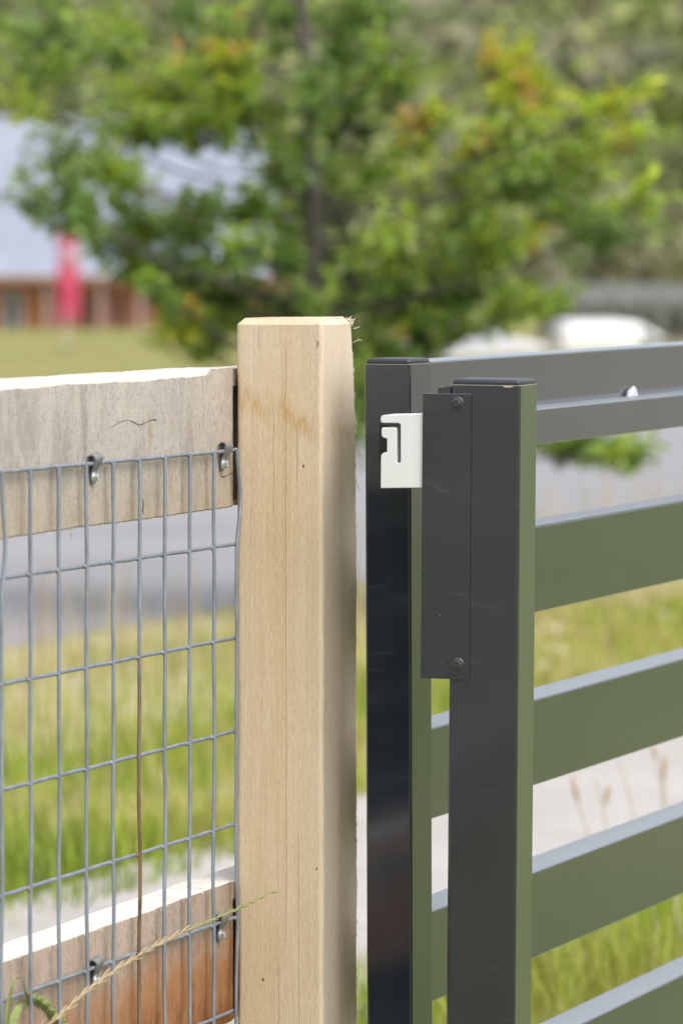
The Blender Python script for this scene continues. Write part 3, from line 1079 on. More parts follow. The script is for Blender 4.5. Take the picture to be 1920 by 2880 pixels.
# ------------------------------------------------------------------ sliding slat gate
nG = Vector((math.cos(A_G), -math.sin(A_G), 0)); dG = Vector((math.sin(A_G), math.cos(A_G), 0))
L1 = P(1024.3, 1025, 4.760)
W1, D1 = 0.0519, 0.0608
LEAN1 = -0.0036
gate = empty('gate', (L1.x, L1.y, 0), (0, 0, 0), 'charcoal steel gate of wide horizontal rails with a capped end stile', 'gate')
ZT1 = L1.z
rot1 = (Matrix.Rotation(LEAN1, 4, 'Y') @ Matrix.Rotation(-A_G, 4, 'Z')).to_euler()
off1 = Vector((-ZT1 * math.sin(LEAN1), 0, 0))
MB().prism(rrect(0, W1, 0, D1, 0.0026, 4), 0.06, ZT1).build('stile', M_COAT, gate, off1, rot1, smooth=30, flatbig=True)
MB().prism(rrect(0.0004, W1 - 0.0004, 0.0004, D1 - 0.0004, 0.0024, 4), ZT1 + 0.0001, ZT1 + 0.0005).build('sawn_rim', M_RAW, gate, off1, rot1)
o = cap_mesh('cap', W1, D1, ZT1, gate); o.location = off1; o.rotation_euler = rot1
# black striker that enters the latch block
pb = Vector((L1.x, L1.y, 0))
RF1 = L1 + nG * W1
n1 = -dG


def loc1(x, y, off):
    q = on_plane(x, y, L1 - dG * off, n1) - Vector((L1.x, L1.y, 0))
    return Vector((q.dot(nG), q.dot(dG), q.z))


q0 = loc1(1066, 1192, 0.02); q1 = loc1(1089, 1300, 0.02)
st = MB().box((q0.x, -0.021, q1.z), (q0.x + 0.011, -0.0005, q0.z))
st.box((q0.x + 0.011, -0.019, q0.z - 0.016), (q0.x + 0.026, -0.0005, q0.z - 0.001))
st.build('striker', M_DARK, gate, (0, 0, 0), (0, 0, -A_G), bevel=0.0006, seg=1)

# rails of 100 x 50 tube; local x along the gate, y away from the camera
TILT_G = -0.0022
RG = RF1 - nG * 0.0022 + dG * (D1 + 0.0035)             # start of the rails' visible face
drops = [0.1165, 0.3114, 0.5084, 0.7059, 0.9065, 1.1040]
RAIL_L = 2.3
rprof = rrect(0, 0.0476, -0.0984, 0, 0.0022, 3)
rail_me = None
for i, dr in enumerate(drops):
    if rail_me is None:
        o = MB().prism(rprof, 0, RAIL_L, 'X').build('rail', M_COAT_R, gate, smooth=30, flatbig=True); rail_me = o.data
    else: o = add_share('rail', rail_me, gate)
    zz = HC - dr - 0.0022 * 0.35
    o.location = Vector((RG.x, RG.y, zz)) - gate.location
    o.rotation_euler = (0, TILT_G, PI / 2 - A_G)
# dark blocks filling the gap between stile and rails
for i, dr in enumerate(drops):
    o = MB().box((-0.0035, 0.004, -0.096), (0.0, 0.0435, -0.003)).build('rail_end', M_DARK, gate)
    o.location = Vector((RG.x, RG.y, HC - dr)) - gate.location
    o.rotation_euler = (0, TILT_G, PI / 2 - A_G)
# guide angle along the lower half of the top rail
GZ = HC - 0.1750
ga = RG + dG * 0.06
o = MB().prism(rrect(-0.0451, -0.0004, -0.0390, 0, 0.0012, 2), 0, RAIL_L - 0.06, 'X').build('guide_rail', M_COAT_R, gate, smooth=30, flatbig=True)
o.location = Vector((ga.x, ga.y, GZ)) - gate.location
o.rotation_euler = (0, TILT_G, PI / 2 - A_G)
pe = RG + dG * (RAIL_L + 0.002) - nG * 0.05
MB().prism(rrect(0, W1, 0, D1, 0.0026, 4), 0.06, ZT1).build('stile', M_COAT, gate, Vector((pe.x, pe.y, 0)) - gate.location, (0, 0, -A_G), smooth=30, flatbig=True)

# scrap of white foam lying on the guide
pf = on_plane(1775, 1120, RG + nG * 0.0039, nG)
s_ = (pf - ga).dot(dG)
fl = Vector((ga.x, ga.y, GZ)) + dG * s_ + nG * 0.0039 + Vector((0, 0, 0.0022 * s_))
mb = MB()
rr = random.Random(4)
prof_ = [(-0.017, 0.0), (-0.0165, 0.0035), (-0.013, 0.0058), (-0.0105, 0.0062), (-0.0085, 0.0082), (-0.005, 0.0088), (-0.003, 0.0105), (0.002, 0.0112), (0.005, 0.0118), (0.0085, 0.0108), (0.0115, 0.0062), (0.0145, 0.003), (0.0155, 0.0)]
n_ = len(prof_)
V_ = []
for j in range(5):
    yy = -0.0065 + 0.0026 * j
    kk = 1 - 0.10 * abs(j - 2)
    V_ += [(x * kk + rr.uniform(-0.0006, 0.0006), yy + rr.uniform(-0.0005, 0.0005), z * kk + (rr.uniform(-0.0006, 0.0006) if z > 0 else 0)) for x, z in prof_]
F_ = [(j * n_ + i, j * n_ + i + 1, (j + 1) * n_ + i + 1, (j + 1) * n_ + i) for j in range(4) for i in range(n_ - 1)]
F_ += [tuple(range(n_)), tuple(4 * n_ + i for i in range(n_ - 1, -1, -1)), tuple(j * n_ for j in range(5)) + tuple(j * n_ + n_ - 1 for j in range(4, -1, -1))]
mb.add(V_, F_)
for k in range(40):
    x_ = rr.uniform(-0.016, -0.002)
    p0 = Vector((x_, rr.uniform(-0.006, 0.003), 0.0105 + x_ * 0.45))
    mb.tube([p0, p0 + Vector((-0.0016, rr.uniform(-0.0006, 0.0006), 0.0016))], [0.0005, 0.0001], 3)
o = mb.build('foam_scrap', M_FOAM, None, fl, (0, 0, PI / 2 - A_G), smooth=60)
o.scale = (1.05, 0.55, 1.0)
tag(o, 'small torn scrap of white foam lying on the gate rail', 'foam scrap')

# ------------------------------------------------------------------ grass growing at the fence
def spike_thing():
    ctrl = [(100, 2925, 4.25), (140, 2882, 4.262), (230, 2800, 4.315), (310, 2738, 4.355), (400, 2682, 4.41), (500, 2628, 4.475), (590, 2590, 4.54), (660, 2560, 4.60), (720, 2530, 4.66), (772, 2506, 4.70)]
    pts = [P(*c) for c in ctrl]
    base = Vector((pts[0].x - 0.05, pts[0].y - 0.03, 0.0))
    root = empty('grass_stalk', base, label='long drooping ryegrass seed stalk lying across the wire mesh', cat='grass stalk')
    low = [base, base + Vector((0.0, 0, 0.2)), base + Vector((0.005, 0.004, 0.42)), base + Vector((0.022, 0.014, 0.55))]
    allp = [p - base for p in low] + [p - base for p in pts]
    dense = []
    for i in range(len(allp) - 1):
        p0 = allp[max(i - 1, 0)]; p1 = allp[i]; p2 = allp[i + 1]; p3 = allp[min(i + 2, len(allp) - 1)]
        for k in range(5):
            t = k / 5
            dense.append(0.5 * ((2 * p1) + (p2 - p0) * t + (2 * p0 - 5 * p1 + 4 * p2 - p3) * t * t + (3 * p1 - p0 - 3 * p2 + p3) * t ** 3))
    dense.append(allp[-1])
    n = len(dense)
    MB().tube(dense, [0.0013 - 0.0008 * i / n for i in range(n)], 6).build('stem', M_STALK, root, smooth=60)
    # spikelets, alternate, dense and straw coloured below, single and green above
    seq = dense[20:]
    total = len(seq)
    rr = random.Random(2)
    Lb = 30
    def spikelet(length, rad):
        m = MB()
        m.tube([(0, 0, 0), (length * 0.25, 0, rad * 0.5), (length * 0.6, 0, rad * 0.7), (length, 0, rad * 0.2)], [rad * 0.35, rad, rad * 0.8, rad * 0.08], 6)
        for q in range(3):
            s0 = length * (0.25 + 0.2 * q)
            m.tube([(s0, 0, rad * 0.6), (s0 + length * 0.3, 0, rad * (1.5 if q < 2 else 1.0)), (s0 + length * 0.42, 0, rad * 1.8)], [rad * 0.35, rad * 0.45, rad * 0.05], 4)
        return m
    sm_s = spikelet(0.022, 0.00095).build('spikelet', M_STALK, root, smooth=60)
    sm_g = spikelet(0.021, 0.0009).build('spikelet', M_GREEN, root, smooth=60)
    used = {0: False, 1: False}
    side = 1
    acc = [0.0]
    for p, q in zip(seq, seq[1:]): acc.append(acc[-1] + (q - p).length)
    d_ = 0.0
    while d_ < acc[-1] - 0.008:
        idx = max(k for k in range(total) if acc[k] <= d_); idx = min(idx, total - 2)
        p = seq[idx].lerp(seq[idx + 1], (d_ - acc[idx]) / max(1e-6, acc[idx + 1] - acc[idx]))
        f_ = d_ / acc[-1]
        gi = 1 if f_ > 0.55 else 0
        t = (seq[min(idx + 2, total - 1)] - seq[max(idx - 1, 0)]).normalized()
        src = sm_g if gi else sm_s
        if not used[gi]: o = src; used[gi] = True
        else: o = add_share('spikelet', src.data, root)
        nrm = t.cross(Vector((0, 1, 0))).normalized() * side
        zax = nrm; xax = (t + nrm * (0.07 if gi else rr.uniform(0.03, 0.16))).normalized()
        yax = zax.cross(xax).normalized(); zax = xax.cross(yax)
        o.matrix_local = Matrix.LocRotScale(p, Matrix((xax, yax, zax)).transposed().to_quaternion(), Vector.Fill(3, rr.uniform(0.85, 1.1) * (0.8 if f_ > 0.85 else 1)))
        side = -side
        d_ += rr.uniform(0.0125, 0.015) if gi else rr.uniform(0.0075, 0.0135)
    return root


spike_thing()


def bent_grass():
    base = P(22, 3100, 4.205); base.z = 0
    root = empty('grass_plant', base, label='bent green grass blade and drooping seed head hooked through the mesh', cat='grass plant')
    def ribbon(pts, w):
        pts = [p - base for p in pts]
        m = MB(); V, F = [], []
        n = len(pts)
        for i, p in enumerate(pts):
            t = (pts[min(i + 1, n - 1)] - pts[max(i - 1, 0)]).normalized()
            sd = t.cross(Vector((0.2, 1, 0.1))).normalized()
            ww = w[i]
            V += [p - sd * ww, p + Vector((0, 0.0008, 0)), p + sd * ww]
        for i in range(n - 1):
            F += [(3 * i, 3 * i + 1, 3 * i + 4, 3 * i + 3), (3 * i + 1, 3 * i + 2, 3 * i + 5, 3 * i + 4)]
        return m.add(V, F)
    g0 = base.copy()
    b1 = [g0, g0 + Vector((0, 0, 0.3)), P(20, 2910, 4.205), P(22, 2860, 4.205), P(26, 2815, 4.206), P(34, 2775, 4.207), P(40, 2756, 4.21), P(47, 2750, 4.215), P(60, 2754, 4.22)]
    ribbon(b1, [0.0018, 0.0018, 0.0018, 0.0022, 0.0020, 0.0015, 0.0012, 0.0009, 0.0003]).build('blade', M_GREEN, root)
    b2 = [g0 + Vector((0.004, 0.0, 0)), g0 + Vector((0.004, 0, 0.35)), P(30, 2900, 4.215), P(40, 2862, 4.225), P(54, 2832, 4.24), P(68, 2816, 4.255), P(80, 2810, 4.27)]
    ribbon(b2, [0.003, 0.003, 0.0042, 0.0042, 0.0036, 0.0026, 0.0012]).build('blade', M_GREEN, root)
    b3 = [P(66, 2762, 4.262), P(72, 2790, 4.265), P(76, 2815, 4.268), P(76, 2840, 4.268)]
    ribbon(b3, [0.0005, 0.0012, 0.0014, 0.0006]).build('blade', M_GREEN, root)
    hd = [P(80, 2808, 4.285), P(100, 2808, 4.30), P(118, 2820, 4.315), P(136, 2836, 4.33), P(152, 2856, 4.34), P(172, 2876, 4.345), P(184, 2900, 4.35)]
    hp = [p - base for p in hd]
    MB().tube(hp, 0.0008, 5).build('seed_head_stem', M_GREEN, root)
    sp = MB()
    rr = random.Random(6)
    sp.tube([(0, 0, 0), (0.004, 0, 0.001), (0.010, 0, 0.0004)], [0.0012, 0.0022, 0.0003], 5)
    so = None
    for i in range(len(hp) - 1):
        for k in range(5):
            p = hp[i].lerp(hp[i + 1], k / 5)
            t = (hp[i + 1] - hp[i]).normalized()
            nn = t.cross(Vector((0, 1, 0))).normalized() * (1 if k % 2 else -1)
            if so is None: o = so = sp.build('spikelet', M_GREEN, root, smooth=60)
            else: o = add_share('spikelet', so.data, root)
            xax = (t + nn * 0.7).normalized(); yax = nn.cross(xax).normalized(); zax = xax.cross(yax)
            o.matrix_local = Matrix.LocRotScale(p, Matrix((xax, yax, zax)).transposed().to_quaternion(), Vector.Fill(3, rr.uniform(0.8, 1.15)))


bent_grass()

# ------------------------------------------------------------------ grass fields (uncountable)
def grass(name, label, pos, hgt, wid, pal, seed, curve=0.5):
    rr = np.random.default_rng(seed)
    n = len(pos)
    h = hgt * rr.uniform(0.5, 1.25, n)
    th = rr.uniform(0, 2 * PI, n)
    lean = rr.uniform(0.1, 1.0, n) * curve
    dx, dy = np.cos(th), np.sin(th)
    sx, sy = -dy, dx
    w = wid * rr.uniform(0.6, 1.3, n)
    V = np.zeros((n, 5, 3))
    for k, (t, ww) in enumerate(((0, 1), (0, -1), (0.55, 0.8), (0.55, -0.8), (1, 0))):
        off = lean * h * t ** 2
        V[:, k, 0] = pos[:, 0] + dx * off + sx * w * ww
        V[:, k, 1] = pos[:, 1] + dy * off + sy * w * ww
        V[:, k, 2] = pos[:, 2] + h * t * np.sqrt(np.maximum(0.2, 1 - (lean * t) ** 2 * 0.5))
    idx = np.arange(n)[:, None] * 5
    F = np.concatenate([idx + np.array([[0, 1, 3, 2]])], 0).tolist()
    F3 = (idx + np.array([[2, 3, 4]])).tolist()
    pal = np.array(pal)
    # patchy colour: noise by position
    f = 0.5 + 0.28 * np.sin(pos[:, 0] * 2.1 + 1.3 * np.sin(pos[:, 1] * 1.3)) + 0.22 * np.sin(pos[:, 1] * 3.3 + pos[:, 0] * 1.2) + rr.normal(0, 0.22, n)
    ii = np.clip((f * len(pal)).astype(int), 0, len(pal) - 1)
    c = pal[ii] * rr.uniform(0.75, 1.25, (n, 1))
    C = np.ones((n, 5, 4)); C[:, :, :3] = c[:, None, :]
    o = add_mesh(name, V.reshape(-1, 3).tolist(), F + F3, M_GRASS, cols=C.reshape(-1, 4))
    return tag(o, label, 'grass', kind='stuff')


def scatter(n, s0, s1, q0, q1, seed, clump=0.0):
    rr = np.random.default_rng(seed)
    s = rr.uniform(s0, s1, n); q = rr.uniform(q0, q1, n)
    if clump:
        m = int(n / 28)
        cs, cq = rr.uniform(s0, s1, m), rr.uniform(q0, q1, m)
        k = rr.integers(0, m, n)
        s = cs[k] + rr.normal(0, clump, n); q = np.clip(cq[k] + rr.normal(0, clump, n), q0, q1)
    x = PATH0.x + dP.x * s + lP.x * q; y = PATH0.y + dP.y * s + lP.y * q
    z = np.array([ground_z(a, b) for a, b in zip(x, y)])
    return np.c_[x, y, z]


GREENS = [(0.19, 0.25, 0.04), (0.26, 0.34, 0.045), (0.32, 0.39, 0.055), (0.36, 0.37, 0.09), (0.42, 0.36, 0.15)]
DRY = [(0.25, 0.32, 0.05), (0.34, 0.37, 0.08), (0.42, 0.38, 0.14), (0.48, 0.40, 0.20), (0.52, 0.40, 0.25)]
grass('grass', 'bright green grass tufts at the gate side of the footpath', scatter(14000, -3.5, 6.0, -2.1, -1.10, 21, 0.10), 0.15, 0.0028, GREENS[1:4] + [(0.26, 0.26, 0.06)], 22, 0.7)
grass('grass', 'green grass edging the far side of the footpath', np.concatenate([scatter(13000, -4, 9, 0.0, 1.1, 23, 0.12), scatter(4500, -3, 1.4, -0.16, 0.3, 43, 0.07)]), 0.13, 0.0032, GREENS, 24, 0.8)
grass('grass', 'tall yellowing grass on the verge beside the road', scatter(9000, -4, 12, 0.5, 2.15, 25, 0.25), 0.13, 0.0032, DRY, 26, 0.45)
grass('grass', 'thin brown seed stems standing along the road edge', scatter(800, -3.5, 14, 1.4, 2.75, 27, 0.2), 0.36, 0.0032, [(0.45, 0.38, 0.22), (0.46, 0.34, 0.24), (0.36, 0.36, 0.14)], 28, 0.25)
grass('grass', 'rough green grass of the paddock on the near side of the gate', scatter(3000, -9, 12, -16, -4.2, 29, 0.25), 0.08, 0.004, GREENS, 30, 0.7)


# pale stones on the verge
def stone(x, y, r, label):
    p = P(x, y, 12); t = HC / (HC - p.z); w = CAM + (p - CAM) * t
    mb = MB().blob((0, 0, r * 0.28), (r, r * 0.8, r * 0.45), seed=int(x + y), sub=2)
    o = mb.build('stone', simple_stone, None, (w.x, w.y, 0.003), (0, 0, x), smooth=60)
    tag(o, label, 'stone', 'pale stones on the verge')


simple_stone = simple('pale_stone', (0.58, 0.52, 0.46), 0.9, 0, 0.2, 40, 0.2, 0.5)
for (x, y, r) in ((1555, 1790, 0.055), (1605, 1785, 0.045), (1672, 1800, 0.05), (1720, 1795, 0.04), (1560, 1850, 0.05), (1800, 1760, 0.04), (1855, 1750, 0.055), (1895, 1762, 0.045), (1510, 1890, 0.05), (1530, 1835, 0.04)):
    stone(x, y, r, 'pale flat stone among the dry verge grass')


# seed stalks in front of the footpath, behind the gate
def seed_stalk(pts, head, label, Y):
    pts3 = [P(x, y, Y) for x, y in pts]
    base = Vector((pts3[-1].x + 0.03, pts3[-1].y, 0.0))
    root = empty('seed_stalk', base, label=label, cat='grass stalk', group='seed stalks by the footpath')
    line = [base] + list(reversed(pts3))
    MB().tube([p - base for p in line], [0.003, 0.0026, 0.0022, 0.0018][:len(line)] + [0.0016] * max(0, len(line) - 4), 5).build('stem', M_HAZEL, root)
    if head:
        a, b = P(*head[0], Y), P(*head[1], Y)
        MB().tube([(b.lerp(a, t) - base) for t in (0, 0.2, 0.5, 0.8, 1)], [0.0015, 0.0042, 0.005, 0.0038, 0.001], 7).build('seed_head', M_HEAD, root)


M_HAZEL = simple('dull_stem', (0.44, 0.40, 0.29), 0.9, 0, 0.1, 50)
M_HEAD = simple('brown_seed_head', (0.40, 0.29, 0.19), 0.9, 0, 0.2, 80)
seed_stalk([(1608, 2190), (1625, 2260), (1650, 2340), (1668, 2440)], [(1606, 2178), (1626, 2260)], 'thin brown seed stalk leaning over the footpath near the gate post', 8.6)
seed_stalk([(1670, 2185), (1690, 2250), (1703, 2330), (1715, 2440)], [(1712, 2205), (1700, 2265)], 'forked brown seed stalk over the footpath with a short head', 8.6)
seed_stalk([(1742, 2140), (1762, 2220), (1788, 2310), (1812, 2440)], None, 'bare leaning stem over the footpath between headed stalks', 8.7)
seed_stalk([(1866, 2120), (1866, 2190), (1868, 2250), (1876, 2400)], [(1868, 2122), (1863, 2198)], 'upright stalk with the darkest brown seed head over the footpath', 8.6)
seed_stalk([(1836, 2105), (1850, 2180), (1864, 2250), (1884, 2400)], [(1834, 2095), (1842, 2130)], 'pale slanting stalk beside the upright dark headed one', 8.75)

# ------------------------------------------------------------------ street tree
TREE_Y = 16.5
PXM = FPX / TREE_Y


def street_tree():
    tb = P(872, 705, TREE_Y)
    base = Vector((tb.x, TREE_Y, 0))
    root = empty('street_tree', base, label='young leafy street tree with orange tipped new growth on the verge', cat='tree')
    rr = random.Random(14)
    tp = [(0, 0, -0.05), (0.012, 0, 0.4), (-0.005, 0.02, 0.9), (0.018, 0.0, 1.35), (0.004, 0.01, 1.8), (-0.035, 0, 2.3), (-0.01, 0.02, 2.9), (0.03, 0, 3.5)]
    MB().tube([Vector(p) for p in tp], [0.046, 0.038, 0.033, 0.028, 0.024, 0.020, 0.015, 0.006], 10).build('trunk', M_BARK, root, smooth=60)
    def trunk_at(z):
        for a, b in zip(tp, tp[1:]):
            if a[2] <= z <= b[2]:
                t = (z - a[2]) / (b[2] - a[2]); return Vector(a).lerp(Vector(b), t)
        return Vector(tp[-1])
    clumps = [  # x, y, rx, ry (photograph pixels at the tree), twigs, tone
        (110, 80, 170, 120, 26, .25), (30, 270, 110, 60, 9, .85), (70, 190, 140, 70, 12, .5), (300, 110, 140, 110, 18, .45), (430, 230, 170, 110, 30, .8), (640, 200, 140, 110, 26, .75),
        (560, 40, 110, 60, 9, .25), (760, 60, 90, 90, 12, .2), (350, 350, 130, 90, 24, .5), (190, 570, 100, 100, 24, .12), (170, 430, 110, 70, 14, .45), (70, 540, 70, 60, 8, .4),
        (520, 340, 140, 80, 24, .6), (700, 320, 120, 100, 24, .45), (800, 470, 100, 100, 18, .4), (330, 500, 80, 60, 14, .55), (270, 470, 80, 60, 10, .5), (500, 630, 140, 55, 24, .4), (700, 590, 100, 60, 18, .35), (560, 580, 60, 35, 8, .3), (400, 640, 80, 50, 12, .4), (250, 690, 60, 40, 6, .5), (830, 620, 90, 80, 14, .3),
        (400, 740, 120, 60, 24, .3), (330, 640, 60, 60, 9, .35), (560, 730, 120, 50, 14, .25), (690, 690, 80, 50, 10, .2), (600, 800, 150, 60, 24, .2), (780, 720, 90, 80, 16, .15), (820, 860, 120, 70, 20, .2), (640, 880, 90, 60, 13, .25), (410, 800, 60, 40, 6, .3), (500, 900, 60, 50, 8, .6), (470, 950, 50, 40, 4, .9),
        (950, 110, 100, 130, 24, .12), (1030, 30, 90, 60, 12, .2), (1100, 200, 100, 110, 18, .5), (980, 330, 110, 100, 22, .25), (880, 250, 80, 110, 12, .2), (960, 560, 120, 110, 22, .35), (1080, 470, 90, 60, 8, .45),
        (940, 780, 130, 100, 26, .25), (1000, 960, 140, 100, 28, .25), (1000, 1150, 90, 130, 22, .2), (1130, 700, 130, 100, 26, .6), (1160, 850, 140, 80, 24, .4), (1130, 1000, 120, 80, 14, .3),
        (1175, 400, 45, 70, 9, .97), (1190, 530, 70, 70, 11, .85), (1450, 170, 70, 70, 14, .98), (1500, 270, 110, 80, 22, .95), (1370, 410, 90, 50, 13, .85), (1460, 380, 120, 70, 18, .7), (1620, 440, 120, 70, 18, .65),
        (1720, 290, 90, 40, 9, .95), (1800, 260, 50, 30, 4, 1.), (1800, 400, 70, 50, 8, .85), (1500, 500, 130, 70, 22, .35), (1640, 560, 120, 70, 18, .5), (1720, 650, 90, 50, 15, .08), (1840, 560, 50, 50, 6, .85),
        (1310, 600, 120, 80, 20, .6), (1400, 700, 140, 70, 22, .45), (1290, 800, 140, 70, 20, .35), (1530, 680, 60, 40, 5, .95), (1440, 860, 130, 45, 12, .5), (1260, 930, 130, 60, 14, .4), (1570, 830, 60, 40, 4, .7),
        (1680, 1265, 130, 45, 15, .2), (1790, 1290, 70, 40, 7, .45), (1560, 1235, 60, 35, 6, .15), (1400, 1180, 120, 60, 9, .2), (1250, 1120, 100, 60, 9, .2)]
    clumps += [(860, 440, 70, 60, 5, .45), (880, 830, 80, 60, 8, .35),
               (600, 950, 70, 45, 12, .35), (500, 905, 55, 45, 12, .92), (555, 985, 50, 30, 5, .5), (1230, 330, 60, 50, 7, .7), (1300, 500, 70, 50, 9, .6)]
    LV, LFc, LC = [], [], []
    tw = MB()
    limb_n = 0
    for (px, py, rx, ry, nt_, tone) in clumps:
        yoff = rr.gauss(0, 0.42) if not (840 < px < 900) else -0.35
        c = P(px, py, TREE_Y + yoff) - base
        # limb from the trunk
        dist = math.hypot(c.x, c.y)
        z0 = max(0.35, min(3.3, c.z - dist * rr.uniform(0.1, 0.4)))
        if c.z < 0.9: z0 = c.z + 0.15
        s0 = trunk_at(z0)
        mid = s0.lerp(c, 0.5) + Vector((rr.uniform(-.05, .05), rr.uniform(-.05, .05), -0.06 + rr.uniform(-.04, .04)))
        r0 = 0.005 + 0.003 * min(1, dist)
        MB().tube([s0, s0.lerp(mid, 0.5) + Vector((0, 0, -0.015)), mid, mid.lerp(c, 0.55), c], [r0, r0 * 0.85, r0 * 0.7, r0 * 0.5, r0 * 0.25], 6).build('limb', M_BARK, root, smooth=60)
        RX, RY = rx / PXM * 1.12, ry / PXM * 1.18
        for k in range(int(nt_ * (2.1 if py > 780 and px > 1100 else 1.3))):
            while True:
                q = Vector((rr.uniform(-1, 1), rr.uniform(-1, 1), rr.uniform(-1, 1)))
                if q.length < 1: break
            q = q * rr.uniform(0.7, 1.4)
            tip = c + Vector((q.x * RX, q.y * max(RX, RY) * 1.1, q.z * RY))
            st_ = mid.lerp(c, rr.uniform(0.4, 1.0))
            tip.z += 0.03
            vec = tip - st_
            bend = st_.lerp(tip, 0.5) + Vector((0, 0, -0.02))
            tw.tube([st_, bend, tip], [0.0022, 0.0016, 0.0008], 3)
            tv = max(0, min(1, tone + rr.gauss(0, 0.16) + 0.12 * q.z))
            if tv > 0.95 and rr.random() < 0.2: col = (0.44, 0.25, 0.07)
            elif tv > 0.88: col = (0.33, 0.38, 0.02) if rr.random() < 0.85 else (0.42, 0.33, 0.03)
            elif tv > 0.5: col = (0.225, 0.305, 0.04)
            elif tv > 0.26: col = (0.175, 0.25, 0.05)
            else: col = (0.12, 0.195, 0.045)
            nl = rr.randint(9, 12)
            tb_ = rr.uniform(0.62, 1.3)
            for j in range(nl):
                t = 0.30 + 0.70 * (j + rr.random()) / nl
                p = st_.lerp(bend, t * 2) if t < 0.5 else bend.lerp(tip, t * 2 - 1)
                L = rr.uniform(0.038, 0.070)
                W = L * rr.uniform(0.38, 0.55)
                ax = (vec.normalized() * rr.uniform(0.1, 0.8) + Vector((rr.gauss(0, .6), rr.gauss(0, .6), rr.gauss(-0.15, .45)))).normalized()
                sd = ax.cross(Vector((rr.gauss(0, .45), rr.gauss(0, .45), 1))).normalized()
                nn = sd.cross(ax)
                b0 = len(LV)
                for (u, v, w_) in ((0, 0, 0), (0.30, 0.9, 0.10), (0.62, 1.0, 0.08), (1.0, 0.0, -0.08), (0.62, -1.0, 0.08), (0.30, -0.9, 0.10), (0.5, 0, -0.04)):
                    LV.append(p + ax * (L * (u + 0.12)) + sd * (W * 0.5 * v) + nn * (L * w_))
                LFc += [(b0, b0 + 6, b0 + 2, b0 + 1), (b0 + 6, b0 + 3, b0 + 2), (b0, b0 + 5, b0 + 4, b0 + 6), (b0 + 6, b0 + 4, b0 + 3)]
                vv = rr.uniform(0.98, 1.70) * tb_
                lum = 0.07 * (0.3 * col[0] + 0.6 * col[1])
                LC += [((col[0] * 0.93 + lum) * vv * rr.uniform(.9, 1.1), (col[1] * 0.93 + lum) * vv, (col[2] * 0.93 + lum) * vv, 1)] * 7
    tag(tw.build('twigs', M_BARK, root), kind='stuff')
    o = add_mesh('crown', LV, LFc, M_LEAF, root, cols=LC)
    tag(o, kind='stuff')


street_tree()

# ------------------------------------------------------------------ house, flag, cars, far fence
HY = 198.0
M_BRICK = simple('orange_brick', (0.47, 0.215, 0.15), 0.9, 0, 0.2, 1.5)
M_ROOF = simple('pale_blue_steel_roof', (0.245, 0.27, 0.34), 0.6, 0.0, 0.08, 0.6)
M_WHITE = simple('white_paint', (0.62, 0.62, 0.62), 0.6, 0, 0.06, 1.0)
M_GLASS = simple('window_glass', (0.05, 0.06, 0.07), 0.1, 0, 0.2, 2.0)
M_FASC = simple('brown_fascia', (0.30, 0.17, 0.11), 0.7, 0, 0.1, 1.0)
M_VPOST = simple('grey_pink_post', (0.36, 0.27, 0.26), 0.7, 0, 0.08, 1.0)
M_DOOR = simple('dark_door', (0.20, 0.09, 0.06), 0.6, 0, 0.2, 2.0)
M_ORANGE = simple('orange_door', (0.42, 0.17, 0.06), 0.6, 0, 0.1, 2.0)


def house():
    gz = P(100, 934, HY).z
    x0, x1 = P(-900, 900, HY).x, P(800, 900, HY).x
    ez = P(100, 772, HY).z
    root = empty('house', (x0, HY, gz), label='low brick house with a tall pale blue metal roof', cat='house')
    Wd, Hh = x1 - x0, ez - gz
    MB().box((0, 0, -0.4), (Wd, 14, Hh - 0.02)).build('wall', M_BRICK, root)
    rz = P(100, 322, HY + 9).z - gz
    ov = 0.7
    # hip roof: verandah eave in front
    V = [(-ov, -1.6, Hh - 0.05), (Wd + ov, -1.6, Hh - 0.05), (Wd + ov, 14 + ov, Hh - 0.05), (-ov, 14 + ov, Hh - 0.05), (4.5, 7, rz), (Wd - 1.6, 7, rz - 0.4)]
    rf = MB().add(V, [(0, 1, 5, 4), (1, 2, 5), (2, 3, 4, 5), (3, 0, 4), (0, 3, 2, 1)]).build('roof', M_ROOF, root)
    ribs = 26
    rm = None
    for i in range(ribs):
        x = 5 + (Wd - 7.5) * i / ribs
        a, b = Vector((x, -1.6, Hh - 0.02)), Vector((x, 6.9, rz - 0.30))
        o = MB().tube([a, b], 0.03, 4).build('roof_rib', M_ROOF, rf)
    MB().box((-ov, -1.66, Hh - 0.30), (Wd + ov, -1.61, Hh - 0.04)).build('gutter', M_FASC, root)
    def wx(px): return P(px, 900, HY).x - x0
    def wz(py): return P(100, py, HY).z - gz
    for (a, b, c, d, m) in ((8, 64, 818, 934, M_WHITE), (75, 130, 838, 932, M_ORANGE), (228, 270, 842, 934, M_DOOR), (318, 352, 842, 934, M_DOOR), (-260, -170, 830, 900, M_WHITE), (-520, -430, 830, 900, M_WHITE)):
        f = MB().box((wx(a), -0.06, wz(d)), (wx(b), -0.004, wz(c))).build('door' if m in (M_ORANGE, M_DOOR) else 'window', m, root)
        if m is M_WHITE:
            MB().box((wx(a) + 0.12, -0.09, wz(d) + 0.15), (wx(a) * 0.5 + wx(b) * 0.5 - 0.05, -0.065, wz(c) - 0.12)).build('pane', M_GLASS, f)
            MB().box((wx(a) * 0.5 + wx(b) * 0.5 + 0.05, -0.09, wz(d) + 0.15), (wx(b) - 0.12, -0.065, wz(c) - 0.12)).build('pane', M_GLASS, f)
    pm = MB().box((-0.09, -0.09, 0), (0.09, 0.09, Hh - 0.1)).build('verandah_post', M_VPOST, root, (wx(140), -1.3, 0))
    for px in (290, 400, 520, 650, 780, -60, -200, -340): add_share('verandah_post', pm.data, root, (wx(px), -1.3, 0))


house()


